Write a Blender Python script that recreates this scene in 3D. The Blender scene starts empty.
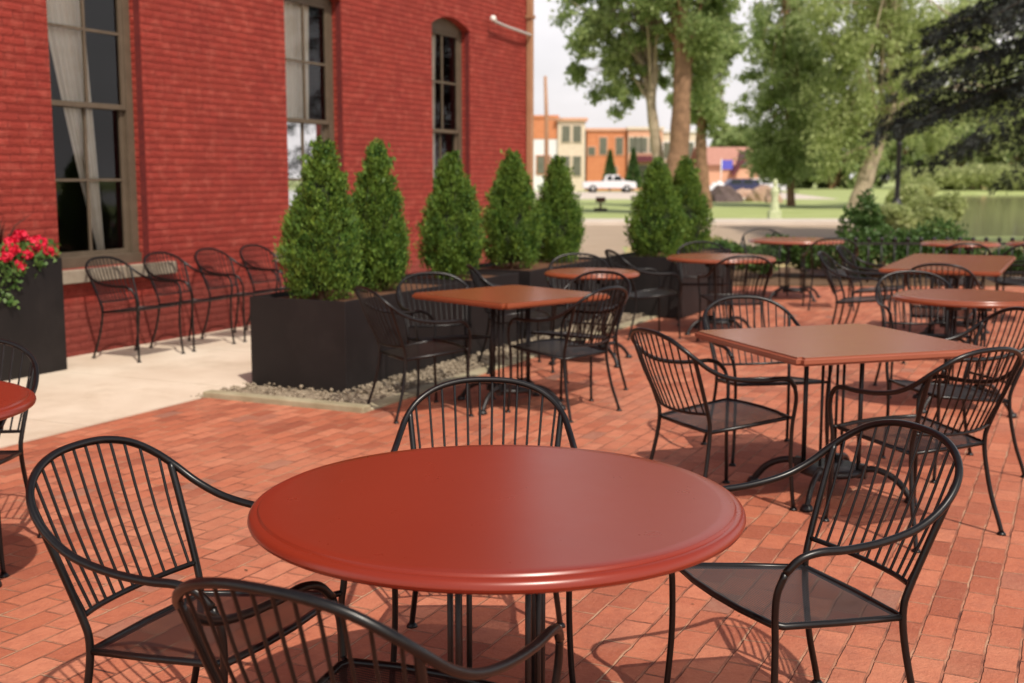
import bpy, bmesh, math, random
import numpy as np
from mathutils import Vector, Matrix
random.seed(7); RNG = np.random.default_rng(11)
S = bpy.context.scene
COL = S.collection
R = math.radians

# ------------------------------------------------------------------ camera data
CAM_H, FPX, PITCH = 1.55, 1190.0, 7.823
def at(px, py, Y):
    """world point seen at a photograph pixel at forward distance Y"""
    dx, dz = (px-512)/FPX, -(py-341.5)/FPX
    c, s = math.cos(R(PITCH)), math.sin(R(PITCH))
    wy, wz = c+dz*s, -s+dz*c
    t = Y/wy
    return Vector((dx*t, Y, CAM_H+wz*t))

# ------------------------------------------------------------------ object helpers
def tag(o, label=None, cat=None, group=None, kind=None):
    if label: o['label'] = label
    if cat: o['category'] = cat
    if group: o['group'] = group
    if kind: o['kind'] = kind
    return o
def empty(name, loc=(0,0,0), rz=0.0):
    o = bpy.data.objects.new(name, None); COL.objects.link(o)
    o.empty_display_size = .1
    o.location = loc; o.rotation_euler = (0,0,rz); return o
def link(name, me, mats, parent=None, loc=None):
    o = bpy.data.objects.new(name, me); COL.objects.link(o)
    if not isinstance(mats, (list,tuple)): mats = [mats]
    for m in mats: me.materials.append(m)
    if parent: o.parent = parent
    if loc is not None: o.location = loc
    return o
def copy_tree(o, parent=None):
    c = o.copy(); COL.objects.link(c)
    if parent: c.parent = parent
    for ch in list(o.children): copy_tree(ch, c)
    return c

class MB:
    def __init__(s): s.bm = bmesh.new()
    def box(s, x0,x1,y0,y1,z0,z1, M=None, mi=0, bevel=0):
        co = [(x0,y0,z0),(x1,y0,z0),(x1,y1,z0),(x0,y1,z0),(x0,y0,z1),(x1,y0,z1),(x1,y1,z1),(x0,y1,z1)]
        if M is not None: co = [M@Vector(c) for c in co]
        v = [s.bm.verts.new(c) for c in co]
        fs = [s.bm.faces.new([v[i] for i in f]) for f in ((3,2,1,0),(4,5,6,7),(0,1,5,4),(1,2,6,5),(2,3,7,6),(3,0,4,7))]
        for f in fs: f.material_index = mi
        if bevel:
            es = list({e for f in fs for e in f.edges})
            bmesh.ops.bevel(s.bm, geom=es, offset=bevel, segments=2, profile=.5, affect='EDGES')
        return s
    def tube(s, pts, r, n=8, cap=True, mi=0, closed=False, flat=1.0):
        pts = [Vector(p) for p in pts]
        k = len(pts); rs = r if isinstance(r,(list,tuple)) else [r]*k
        T = []
        for i in range(k):
            a = pts[(i-1)%k] if (closed or i>0) else pts[i]
            b = pts[(i+1)%k] if (closed or i<k-1) else pts[i]
            T.append((b-a).normalized())
        up = Vector((0,0,1)) if abs(T[0].z)<.9 else Vector((1,0,0))
        N = T[0].cross(up).normalized(); rings = []
        for i in range(k):
            N = (N - T[i]*N.dot(T[i])).normalized(); B = T[i].cross(N)
            rings.append([s.bm.verts.new(pts[i]+(N*math.cos(2*math.pi*j/n)+B*math.sin(2*math.pi*j/n)*flat)*rs[i]) for j in range(n)])
        for i in range(k if closed else k-1):
            A, Bq = rings[i], rings[(i+1)%k]
            for j in range(n):
                f = s.bm.faces.new((A[j],A[(j+1)%n],Bq[(j+1)%n],Bq[j])); f.smooth = True; f.material_index = mi
        if cap and not closed:
            for rg, rev in ((rings[0],False),(rings[-1],True)):
                f = s.bm.faces.new(rg if rev else rg[::-1]); f.material_index = mi
        return s
    def lathe(s, prof, n=48, c=(0,0,0), mi=0, smooth=True, M=None):
        rings = []
        for (r,z) in prof:
            if r < 1e-5: rings.append([s.bm.verts.new((M@Vector((c[0],c[1],c[2]+z))) if M else (c[0],c[1],c[2]+z))])
            else:
                rg=[]
                for j in range(n):
                    p = Vector((c[0]+r*math.cos(2*math.pi*j/n), c[1]+r*math.sin(2*math.pi*j/n), c[2]+z))
                    rg.append(s.bm.verts.new(M@p if M else p))
                rings.append(rg)
        for a, b in zip(rings, rings[1:]):
            for j in range(n):
                q = [a[j%len(a)], a[(j+1)%len(a)], b[(j+1)%len(b)], b[j%len(b)]]
                u = []
                for v in q:
                    if v not in u: u.append(v)
                if len(u) > 2:
                    f = s.bm.faces.new(u); f.smooth = smooth; f.material_index = mi
        return s
    def prism(s, poly, z0, z1, mi=0):
        a = [s.bm.verts.new((x,y,z0)) for x,y in poly]; b = [s.bm.verts.new((x,y,z1)) for x,y in poly]
        n = len(poly)
        s.bm.faces.new(a[::-1]).material_index = mi; s.bm.faces.new(b).material_index = mi
        for i in range(n): s.bm.faces.new((a[i],a[(i+1)%n],b[(i+1)%n],b[i])).material_index = mi
        return s
    def quad(s, *p, mi=0):
        f = s.bm.faces.new([s.bm.verts.new(q) for q in p]); f.material_index = mi; return s
    def build(s, name, mats, parent=None, loc=None, recalc=True, M=None):
        if recalc: bmesh.ops.recalc_face_normals(s.bm, faces=s.bm.faces)
        me = bpy.data.meshes.new(name)
        if M is not None: s.bm.transform(M)
        s.bm.to_mesh(me); s.bm.free()
        return link(name, me, mats, parent, loc)

def smooth_path(pts, sub=5):
    P = [Vector(p) for p in pts]; out = []
    P = [P[0]*2-P[1]] + P + [P[-1]*2-P[-2]]
    for i in range(1, len(P)-2):
        for k in range(sub):
            t = k/sub; a,b,c,d = P[i-1],P[i],P[i+1],P[i+2]
            out.append(.5*((2*b)+(-a+c)*t+(2*a-5*b+4*c-d)*t*t+(-a+3*b-3*c+d)*t**3))
    out.append(P[-2]); return out

def fast_mesh(name, V, F, mats, parent=None, smooth=False):
    V = np.asarray(V, np.float32); F = np.asarray(F, np.int32)
    me = bpy.data.meshes.new(name)
    me.vertices.add(len(V)); me.vertices.foreach_set('co', V.ravel())
    k = F.shape[1]; me.loops.add(F.size); me.loops.foreach_set('vertex_index', F.ravel())
    me.polygons.add(len(F)); me.polygons.foreach_set('loop_start', np.arange(len(F), dtype=np.int32)*k)
    if smooth: me.polygons.foreach_set('use_smooth', np.ones(len(F), bool))
    me.update(calc_edges=True)
    return link(name, me, mats, parent)

def leaves(centres, normals, size, aspect=.55, jitter=.7, rng=RNG):
    """one rhombic leaf per centre; normals steer the long axis"""
    c = np.asarray(centres, float); n = len(c)
    d = np.asarray(normals, float) + rng.normal(0, jitter, (n,3))
    d /= np.linalg.norm(d, axis=1)[:,None]+1e-9
    r = rng.normal(0,1,(n,3)); w = np.cross(d, r); w /= np.linalg.norm(w, axis=1)[:,None]+1e-9
    sz = (size*rng.uniform(.6,1.4,n))[:,None]
    V = np.stack([c-d*sz*.5, c+w*sz*aspect*.5, c+d*sz*.5, c-w*sz*aspect*.5], 1).reshape(-1,3)
    F = np.arange(4*n).reshape(-1,4)
    return V, F

# ------------------------------------------------------------------ materials
def mat(name, col=(.5,.5,.5), rough=.6, metal=0, spec=.5):
    m = bpy.data.materials.new(name); m.use_nodes = True
    b = m.node_tree.nodes['Principled BSDF']
    b.inputs['Base Color'].default_value = (*col,1); b.inputs['Roughness'].default_value = rough
    b.inputs['Metallic'].default_value = metal; b.inputs['Specular IOR Level'].default_value = spec
    return m
def N(m, t, **kw):
    n = m.node_tree.nodes.new(t)
    for k,v in kw.items():
        if k in n.inputs.keys(): n.inputs[k].default_value = v
        else: setattr(n, k, v)
    return n
def L(m, a, b): m.node_tree.links.new(a, b)
def bsdf(m): return m.node_tree.nodes['Principled BSDF']
def coords(m, scale=(1,1,1), rot=0, kind='Object'):
    tc = N(m,'ShaderNodeTexCoord'); mp = N(m,'ShaderNodeMapping')
    mp.inputs['Scale'].default_value = scale; mp.inputs['Rotation'].default_value = (0,0,rot)
    L(m, tc.outputs[kind], mp.inputs['Vector']); return mp.outputs['Vector']
def ramp(m, fac, stops):
    r = N(m,'ShaderNodeValToRGB'); e = r.color_ramp.elements
    while len(e) < len(stops): e.new(.5)
    for el,(p,c) in zip(e, stops): el.position = p; el.color = (*c,1) if len(c)==3 else c
    L(m, fac, r.inputs['Fac']); return r.outputs['Color']
def noise(m, vec, scale, detail=4, rough=.55, dist=0):
    n = N(m,'ShaderNodeTexNoise'); n.inputs['Scale'].default_value = scale
    n.inputs['Detail'].default_value = detail; n.inputs['Roughness'].default_value = rough
    n.inputs['Distortion'].default_value = dist
    if vec is not None: L(m, vec, n.inputs['Vector'])
    return n
def mixc(m, fac, a, b, mode='MIX'):
    x = N(m,'ShaderNodeMix'); x.data_type = 'RGBA'; x.blend_type = mode
    for s, v in ((x.inputs[0],fac),(x.inputs[6],a),(x.inputs[7],b)):
        if hasattr(v,'is_output') or isinstance(v, bpy.types.NodeSocket): L(m, v, s)
        elif isinstance(v,(tuple,list)): s.default_value = (*v,1) if len(v)==3 else v
        else: s.default_value = v
    return x.outputs[2]
def bump(m, h, strength=.3, dist=.01):
    b = N(m,'ShaderNodeBump'); b.inputs['Strength'].default_value = strength; b.inputs['Distance'].default_value = dist
    L(m, h, b.inputs['Height']); L(m, b.outputs['Normal'], bsdf(m).inputs['Normal'])
def mottled(name, c1, c2, scale=6, rough=.8, bmp=.2, bd=.005, detail=6, spec=.4):
    m = mat(name, c1, rough, spec=spec); v = coords(m)
    n = noise(m, v, scale, detail)
    L(m, ramp(m, n.outputs['Fac'], [(.3,c1),(.7,c2)]), bsdf(m).inputs['Base Color'])
    if bmp:
        n2 = noise(m, v, scale*6, 4); bump(m, n2.outputs['Fac'], bmp, bd)
    return m

U_ANG = 90-25.6   # direction of the facade from +X
def brick_mat(name, c1, c2, mortar, bw, bh, ms, rot=0, vert=False, rough=.8, bstr=.5, bdist=.006, warp=.006, squash=None, blotch=None, off=.5, sm=.15):
    m = mat(name, c1, rough, spec=.35)
    tc = N(m,'ShaderNodeTexCoord'); mp = N(m,'ShaderNodeMapping'); mp.inputs['Rotation'].default_value = (0,0,rot)
    L(m, tc.outputs['Object'], mp.inputs['Vector'])
    vec = mp.outputs['Vector']
    if vert:
        sp = N(m,'ShaderNodeSeparateXYZ'); cb = N(m,'ShaderNodeCombineXYZ'); L(m, vec, sp.inputs[0])
        ad = N(m,'ShaderNodeMath'); ad.operation='ADD'; L(m, sp.outputs['X'], ad.inputs[0]); L(m, sp.outputs['Y'], ad.inputs[1])
        L(m, ad.outputs[0], cb.inputs['X']); L(m, sp.outputs['Z'], cb.inputs['Y']); vec = cb.outputs[0]
    nw = noise(m, vec, 9, 3); sb = N(m,'ShaderNodeVectorMath'); sb.operation='SUBTRACT'; L(m, nw.outputs['Color'], sb.inputs[0]); sb.inputs[1].default_value=(.5,.5,.5)
    sc = N(m,'ShaderNodeVectorMath'); sc.operation='SCALE'; L(m, sb.outputs[0], sc.inputs[0]); sc.inputs['Scale'].default_value = warp*2
    av = N(m,'ShaderNodeVectorMath'); av.operation='ADD'; L(m, vec, av.inputs[0]); L(m, sc.outputs[0], av.inputs[1])
    b = N(m,'ShaderNodeTexBrick'); b.offset = off
    L(m, av.outputs[0], b.inputs['Vector'])
    b.inputs['Color1'].default_value = (0,0,0,1); b.inputs['Color2'].default_value = (1,1,1,1); b.inputs['Mortar'].default_value=(.5,.5,.5,1)
    b.inputs['Scale'].default_value = 1; b.inputs['Mortar Size'].default_value = ms; b.inputs['Mortar Smooth'].default_value = sm
    b.inputs['Brick Width'].default_value = bw; b.inputs['Row Height'].default_value = bh; b.inputs['Bias'].default_value = 0
    return m, vec, b

# --- painted brick facade
M_wall, vec, bt = brick_mat('painted_brick', (.4,.03,.02), None, None, .215, .067, .006, vert=True, warp=.006, off=.5, sm=.8)
n1 = noise(M_wall, vec, 2.2, 6); n2 = noise(M_wall, vec, 34, 5, .65)
c = ramp(M_wall, n1.outputs['Fac'], [(.25,(.215,.021,.014)),(.75,(.285,.036,.021))])
c = mixc(M_wall, ramp(M_wall, bt.outputs['Color'], [(0,(0,0,0)),(1,(.35,.35,.35))]), c, (.43,.055,.038))
n4 = noise(M_wall, vec, 7, 6, .65)
c = mixc(M_wall, ramp(M_wall, n4.outputs['Fac'], [(.50,(0,0,0)),(.75,(.50,.50,.50))]), c, (.52,.13,.09))
# worn horizontal beds: groove profile repeated every course, wandering a little
nz = noise(M_wall, vec, 5, 4)
sy = N(M_wall,'ShaderNodeSeparateXYZ'); L(M_wall, vec, sy.inputs[0])
def mth(m, op, a, b=None, c=None):
    x = N(m,'ShaderNodeMath'); x.operation = op
    for i_, v0 in enumerate((a,b,c)):
        if v0 is None: continue
        if isinstance(v0, bpy.types.NodeSocket): L(m, v0, x.inputs[i_])
        else: x.inputs[i_].default_value = v0
    return x.outputs[0]
nzz = noise(M_wall, vec, 22, 3)
zz_ = mth(M_wall,'MULTIPLY_ADD', nz.outputs['Fac'], .018, sy.outputs['Y'])
zz_ = mth(M_wall,'MULTIPLY_ADD', nzz.outputs['Fac'], .012, zz_)
fr_ = mth(M_wall,'FRACT', mth(M_wall,'DIVIDE', zz_, .067))
gr = mth(M_wall,'ABSOLUTE', mth(M_wall,'SUBTRACT', fr_, .5))          # 0 mid-brick, .5 at the bed
bed0 = ramp(M_wall, gr, [(.26,(0,0,0)),(.48,(1,1,1))])
nmk = noise(M_wall, vec, 6, 5, .7)
bed = mth(M_wall,'MULTIPLY', bed0, mth(M_wall,'MULTIPLY_ADD', nmk.outputs['Fac'], 1.6, -.25))
c = mixc(M_wall, mth(M_wall,'MULTIPLY', bed, .26), c, (.20,.016,.014))
c = mixc(M_wall, mth(M_wall,'MULTIPLY', bt.outputs['Fac'], .25), c, (.18,.016,.014))
nst = noise(M_wall, vec, .8, 7, .7)
c = mixc(M_wall, ramp(M_wall, nst.outputs['Fac'], [(.50,(0,0,0)),(.72,(.40,.40,.40))]), c, (.20,.022,.018))
gz = mth(M_wall,'MULTIPLY_ADD', nst.outputs['Fac'], -.9, sy.outputs['Y'])
c = mixc(M_wall, ramp(M_wall, gz, [(0,(.5,.5,.5)),(.12,(0,0,0))]), c, (.17,.045,.035))
L(M_wall, c, bsdf(M_wall).inputs['Base Color'])
hh_ = mth(M_wall,'SUBTRACT', mth(M_wall,'MULTIPLY_ADD', n2.outputs['Fac'], 1.3, 1.0), bed)
hh_ = mth(M_wall,'MULTIPLY_ADD', bt.outputs['Fac'], -.8, hh_)
hh_ = mth(M_wall,'MULTIPLY_ADD', bt.outputs['Color'], .45, hh_)
hh_ = mth(M_wall,'MULTIPLY_ADD', n4.outputs['Fac'], .7, hh_)
bump(M_wall, hh_, .9, .012)

# --- clay pavers
M_pav, vec, bt = brick_mat('clay_pavers', (.5,.16,.09), None, None, .205, .106, .0058, rot=R(-(U_ANG)), warp=.008, rough=.8, sm=.55)
n1 = noise(M_pav, vec, .9, 6); n2 = noise(M_pav, vec, 60, 5, .65); n3 = noise(M_pav, vec, 18, 7, .7); n5 = noise(M_pav, vec, 130, 3)
c = ramp(M_pav, bt.outputs['Color'], [(0,(.28,.072,.036)),(.3,(.41,.117,.058)),(.7,(.495,.155,.080)),(.90,(.56,.205,.115)),(.955,(.42,.14,.08)),(1,(.26,.14,.10))])
c = mixc(M_pav, ramp(M_pav, n1.outputs['Fac'], [(.3,(0,0,0)),(.75,(.40,.40,.40))]), c, (.54,.20,.125))
c = mixc(M_pav, ramp(M_pav, n3.outputs['Fac'], [(.45,(0,0,0)),(.75,(.5,.5,.5))]), c, (.29,.075,.045))
c = mixc(M_pav, ramp(M_pav, n5.outputs['Fac'], [(.60,(0,0,0)),(.75,(.5,.5,.5))]), c, (.60,.27,.18))
nj = noise(M_pav, vec, 5, 5)
nd = noise(M_pav, vec, .45, 7, .7)
c = mixc(M_pav, ramp(M_pav, nd.outputs['Fac'], [(.48,(0,0,0)),(.70,(.55,.55,.55))]), c, (.54,.25,.15))
nd2 = noise(M_pav, vec, 2.3, 7, .75)
c = mixc(M_pav, ramp(M_pav, nd2.outputs['Fac'], [(.54,(0,0,0)),(.70,(.45,.45,.45))]), c, (.22,.075,.055))
jc = ramp(M_pav, nj.outputs['Fac'], [(.36,(.12,.045,.03)),(.50,(.40,.17,.10)),(.62,(.52,.32,.20))])
nk = noise(M_pav, vec, 11, 4, .7)
c = mixc(M_pav, mth(M_pav,'MULTIPLY', bt.outputs['Fac'], ramp(M_pav, nk.outputs['Fac'], [(.35,(.35,.35,.35)),(.6,(1,1,1))])), c, jc)
L(M_pav, c, bsdf(M_pav).inputs['Base Color'])
h = mth(M_pav,'MULTIPLY_ADD', n2.outputs['Fac'], .55, mth(M_pav,'SUBTRACT', 1.0, bt.outputs['Fac']))
h = mth(M_pav,'MULTIPLY_ADD', n3.outputs['Fac'], .5, h)
h = mth(M_pav,'MULTIPLY_ADD', bt.outputs['Color'], .35, h)
bump(M_pav, h, 1.0, .010)

M_black = mottled('black_wrought_iron', (.004,.003,.003), (.008,.006,.0055), 40, .32, .12, .001, 3, .4)
M_tubem = M_black
M_cast = mottled('black_cast_iron', (.007,.006,.006), (.013,.010,.010), 60, .45, .3, .001, 3, .5)
# perforated steel seat mesh
M_mesh = mat('perforated_seat_mesh', (.012,.009,.009), .45)
mp = coords(M_mesh); sp = N(M_mesh,'ShaderNodeSeparateXYZ'); L(M_mesh, mp, sp.inputs[0])
def slot(axis, pitch, metal, inp=None):
    a = N(M_mesh,'ShaderNodeMath'); a.operation='DIVIDE'; L(M_mesh, inp or sp.outputs[axis], a.inputs[0]); a.inputs[1].default_value = pitch
    f = N(M_mesh,'ShaderNodeMath'); f.operation='FRACT'; L(M_mesh, a.outputs[0], f.inputs[0])
    g = N(M_mesh,'ShaderNodeMath'); g.operation='GREATER_THAN'; L(M_mesh, f.outputs[0], g.inputs[0]); g.inputs[1].default_value = metal
    return g.outputs[0]
hx = slot('X', .0046, .58); hy = slot('Y', .009, .58)
mm = N(M_mesh,'ShaderNodeMath'); mm.operation='MULTIPLY'; L(M_mesh,hx,mm.inputs[0]); L(M_mesh,hy,mm.inputs[1])
tr = N(M_mesh,'ShaderNodeBsdfTransparent'); mx = N(M_mesh,'ShaderNodeMixShader')
L(M_mesh, mm.outputs[0], mx.inputs[0]); L(M_mesh, bsdf(M_mesh).outputs[0], mx.inputs[1]); L(M_mesh, tr.outputs[0], mx.inputs[2])
L(M_mesh, mx.outputs[0], M_mesh.node_tree.nodes['Material Output'].inputs['Surface'])

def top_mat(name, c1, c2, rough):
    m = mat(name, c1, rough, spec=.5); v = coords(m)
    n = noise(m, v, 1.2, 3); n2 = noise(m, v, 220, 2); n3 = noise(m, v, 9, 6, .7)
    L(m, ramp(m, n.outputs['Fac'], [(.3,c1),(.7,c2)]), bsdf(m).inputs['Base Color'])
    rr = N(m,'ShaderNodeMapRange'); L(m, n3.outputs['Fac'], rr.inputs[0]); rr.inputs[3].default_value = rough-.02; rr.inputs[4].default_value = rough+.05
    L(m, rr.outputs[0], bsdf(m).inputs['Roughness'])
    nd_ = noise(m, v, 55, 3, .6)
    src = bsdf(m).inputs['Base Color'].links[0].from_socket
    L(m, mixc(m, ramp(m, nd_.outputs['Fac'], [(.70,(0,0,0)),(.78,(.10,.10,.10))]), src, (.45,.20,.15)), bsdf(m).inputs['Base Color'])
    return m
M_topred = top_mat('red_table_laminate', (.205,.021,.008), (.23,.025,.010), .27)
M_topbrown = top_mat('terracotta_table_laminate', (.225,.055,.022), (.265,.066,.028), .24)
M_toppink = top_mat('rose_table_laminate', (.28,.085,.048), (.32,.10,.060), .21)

M_conc = mottled('concrete', (.58,.47,.36), (.72,.62,.50), 1.3, .85, .25, .003, 8)
def stain(m, scale, lo, hi, amt, col):
    bi = bsdf(m).inputs['Base Color']; src = bi.links[0].from_socket; v = coords(m)
    n = noise(m, v, scale, 8, .7)
    L(m, mixc(m, ramp(m, n.outputs['Fac'], [(lo,(0,0,0)),(hi,(amt,amt,amt))]), src, col), bi)
stain(M_conc, .9, .50, .68, .45, (.40,.31,.21)); stain(M_conc, 3.5, .56, .72, .35, (.42,.29,.17)); stain(M_conc, 40, .6, .72, .4, (.36,.30,.24))
M_kerb = mottled('kerb_concrete', (.27,.23,.14), (.42,.37,.25), 5, .9, .4, .004)
M_stone = mottled('sill_stone', (.22,.17,.12), (.36,.30,.23), 5, .85, .4, .004)
M_taupe = mottled('taupe_trim_paint', (.095,.070,.047), (.125,.092,.062), 8, .55, .1, .002)
M_dkred = mottled('maroon_strip', (.10,.012,.012), (.16,.02,.016), 20, .8, .3, .003)
M_planter = mottled('black_planter_laminate', (.006,.004,.004), (.010,.007,.007), 3, .6, .08, .002)
stain(M_planter, 2.5, .52, .75, .35, (.035,.027,.025)); stain(M_planter, 60, .64, .72, .5, (.05,.042,.038))
M_mulch = mottled('bark_mulch', (.10,.045,.02), (.22,.10,.05), 30, .95, .9, .02)
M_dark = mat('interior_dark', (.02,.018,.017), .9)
M_pipe = mottled('rusty_tan_metal', (.33,.17,.09), (.42,.23,.13), 4, .6, .1, .002)
M_white = mottled('white_paint', (.72,.70,.66), (.8,.78,.74), 6, .5, .05, .002)
M_pale_ = mottled('pale_grey_metal', (.42,.39,.37), (.5,.47,.45), 6, .5, .05, .002)
M_curt = mottled('cream_curtain', (.82,.76,.66), (.90,.86,.78), 9, .9, .1, .002)
b = bsdf(M_curt); 
M_glass = bpy.data.materials.new('window_glass'); M_glass.use_nodes = True
nt = M_glass.node_tree; nt.nodes.remove(nt.nodes['Principled BSDF'])
gl = N(M_glass,'ShaderNodeBsdfGlossy'); gl.inputs['Roughness'].default_value=.03; gl.inputs['Color'].default_value=(.8,.8,.8,1)
tr = N(M_glass,'ShaderNodeBsdfTransparent'); tr.inputs['Color'].default_value=(.95,.95,.93,1)
fr = N(M_glass,'ShaderNodeFresnel'); fr.inputs['IOR'].default_value=1.5; mx = N(M_glass,'ShaderNodeMixShader')
L(M_glass, fr.outputs[0], mx.inputs[0]); L(M_glass, tr.outputs[0], mx.inputs[1]); L(M_glass, gl.outputs[0], mx.inputs[2])
L(M_glass, mx.outputs[0], nt.nodes['Material Output'].inputs['Surface'])

def leaf_mat(name, c1, c2, c3, rough=.55, trans=.3, nscale=1.2):
    m = mat(name, c1, rough, spec=.35)
    g = N(m,'ShaderNodeNewGeometry'); v = coords(m)
    n = noise(m, v, nscale, 3)
    a = ramp(m, g.outputs['Random Per Island'], [(0,c1),(.6,c2),(1,c3)])
    col = mixc(m, ramp(m, n.outputs['Fac'], [(.35,(0,0,0)),(.7,(.6,.6,.6))]), a, c3)
    L(m, col, bsdf(m).inputs['Base Color'])
    t = N(m,'ShaderNodeBsdfTranslucent'); L(m, col, t.inputs['Color']); x = N(m,'ShaderNodeMixShader'); x.inputs[0].default_value = trans
    L(m, bsdf(m).outputs[0], x.inputs[1]); L(m, t.outputs[0], x.inputs[2])
    L(m, x.outputs[0], m.node_tree.nodes['Material Output'].inputs['Surface']); return m
M_arb = leaf_mat('arborvitae_fronds', (.018,.058,.012), (.058,.145,.022), (.22,.33,.045), .6, .3, 6)
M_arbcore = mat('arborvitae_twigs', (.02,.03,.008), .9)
M_cotton = leaf_mat('cottonwood_leaves', (.14,.22,.07), (.24,.33,.11), (.44,.51,.21), nscale=.5, trans=.55)
M_pop = leaf_mat('poplar_leaves', (.21,.30,.11), (.34,.44,.17), (.54,.61,.29), nscale=.5, trans=.6)
M_will = leaf_mat('willow_leaves', (.27,.35,.12), (.40,.48,.18), (.58,.63,.29), nscale=.4, trans=.55)
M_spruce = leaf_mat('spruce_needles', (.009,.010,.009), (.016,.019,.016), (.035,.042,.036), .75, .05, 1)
M_shrub = leaf_mat('shrub_leaves', (.03,.07,.015), (.05,.11,.025), (.10,.18,.04), nscale=4)
M_yel = leaf_mat('yellow_green_leaves', (.16,.19,.04), (.24,.26,.07), (.34,.36,.12), nscale=3)
M_reed = leaf_mat('reed_leaves', (.28,.34,.11), (.38,.44,.17), (.55,.58,.28), nscale=.6, trans=.5)
M_gerl = leaf_mat('geranium_leaves', (.04,.10,.02), (.08,.16,.035), (.15,.24,.06), nscale=8)
M_petal = leaf_mat('geranium_petals', (.66,.008,.04), (.80,.015,.06), (.88,.06,.12), .5, .25, 8)
M_spike = leaf_mat('burgundy_blades', (.09,.02,.02), (.14,.04,.03), (.16,.07,.04), nscale=8)
M_bark = mottled('cottonwood_bark', (.17,.095,.055), (.36,.21,.125), 3, .95, 1.0, .06, 8)
M_bark2 = mottled('pale_bark', (.32,.25,.17), (.48,.39,.28), 3, .95, .8, .05, 8)
M_grass = mottled('lawn', (.28,.34,.11), (.40,.45,.18), .35, .95, .5, .03, 8)
M_road = mottled('street_asphalt', (.36,.27,.19), (.42,.32,.23), .5, .95, .2, .003, 6)
M_walk = mottled('pale_sidewalk', (.55,.47,.40), (.64,.56,.48), .8, .9, .2, .003, 6)
M_soil = mottled('planting_soil', (.10,.055,.03), (.17,.10,.055), 6, .98, .8, .02)
M_gravel = mottled('pale_pebbles', (.21,.165,.115), (.40,.33,.24), 14, .9, .3, .003)
M_water = mat('pond_water', (.23,.21,.13), .07); v = coords(M_water, (1,.5,1)); nn = noise(M_water, v, 1.5, 3); bump(M_water, nn.outputs['Fac'], .25, .05)

# ------------------------------------------------------------------ ground
def pond_d(x, y):
    # signed distance-like depth inside the pond
    d1 = ((x-13.4)*100-(y-36)*30+60*math.sin(y*.35))/104.0
    return min(d1, y-34, 150-y, 190-x)
xs = [-1500,-600,-200,-80,-30,-10,0,5]+list(np.arange(8,60,2.0))+list(np.arange(60,200,6.0))+[230,400,900,1500]
ys = [-800,-200,-50,-10,5,15,25,30]+list(np.arange(32,60,2.0))+list(np.arange(60,160,5.0))+[165,180,220,300,500,900,2500]
V = []; F = []
for j,y in enumerate(ys):
    for i,x in enumerate(xs):
        d = pond_d(x,y); t = max(0,min(1,(d+1.5)/5)); t = t*t*(3-2*t)
        V.append((x,y,-1.6*t))
nx = len(xs)
for j in range(len(ys)-1):
    for i in range(nx-1): F.append((j*nx+i, j*nx+i+1, (j+1)*nx+i+1, (j+1)*nx+i))
tag(fast_mesh('ground', V, F, M_grass, smooth=True), kind='structure')
MB().quad((10,30,-.5),(200,30,-.5),(200,160,-.5),(10,160,-.5)).build('pond_water', M_water).__setitem__('kind','structure')

A = Vector((-3.858,10.085)); ua = R(U_ANG)
u = Vector((math.cos(ua), math.sin(ua))); v_ = Vector((math.sin(ua), -math.cos(ua)))
def W(s, v, z=0.0):       # facade coordinates: s along, v outward
    p = A+u*s+v_*v; return Vector((p.x,p.y,z))
MW = Matrix.Translation((A.x,A.y,0)) @ Matrix.Rotation(ua-math.pi/2,4,'Z')   # local x = outward, y = along
def struct(o): o['kind']='structure'; return o
# patio
far = [W(-14,2.3), W(7.2,2.3), W(7.2,2.3)+Vector((3.0,0,0)), Vector((16,17.2,0)), Vector((16,-6,0)), Vector((-2,-6,0))]
pp = [W(-14,2.3), W(6.6,2.3), Vector((2.8,17.0,0)), Vector((16,17.0,0)), Vector((16,-6,0))]
mb = MB(); mb.prism([(p.x,p.y) for p in pp], -.05, .0)
o = mb.build('patio', M_pav, M=Matrix.Translation((0,0,.012))); struct(o)
# concrete walk along the facade, with joints as grooves
mb = MB()
s0 = -14
while s0 < 17:
    q = [W(s0,-.2),W(s0,2.292),W(s0+1.492,2.292),W(s0+1.492,-.2)]
    mb.prism([(p.x,p.y) for p in q], -.05, .018); s0 += 1.5
struct(mb.build('sidewalk', M_conc))
# street, far sidewalk, park road
struct(MB().prism([(-200,27),(11.2,27),(12.5,39.6),(-200,39.6)],-.1,.008).build('street', M_road))
struct(MB().prism([(-200,39.6),(12.5,39.6),(13,42.2),(-200,42.2)],-.1,.13).build('far_pavement', M_walk))
struct(MB().prism([(-300,88),(24,88),(30,136),(-300,136)],-.1,.02).build('park_road', M_walk))
M_verge = mottled('dry_grass', (.36,.29,.12), (.50,.40,.19), 1.5, .95, .5, .03, 8)
struct(MB().prism([(-30,16),(1.8,16),(2.5,26.95),(-30,26.95)],-.06,.006).build('crossing', M_road))
struct(MB().prism([(2.9,17.05),(16,17.05),(16,20.5),(3.8,20.5)],-.05,.03).build('planting_bed', M_soil))
struct(MB().prism([(1.9,20.6),(11,20.6),(11.2,26.9),(2.6,26.9)],-.05,.006).build('verge', M_verge))

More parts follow.
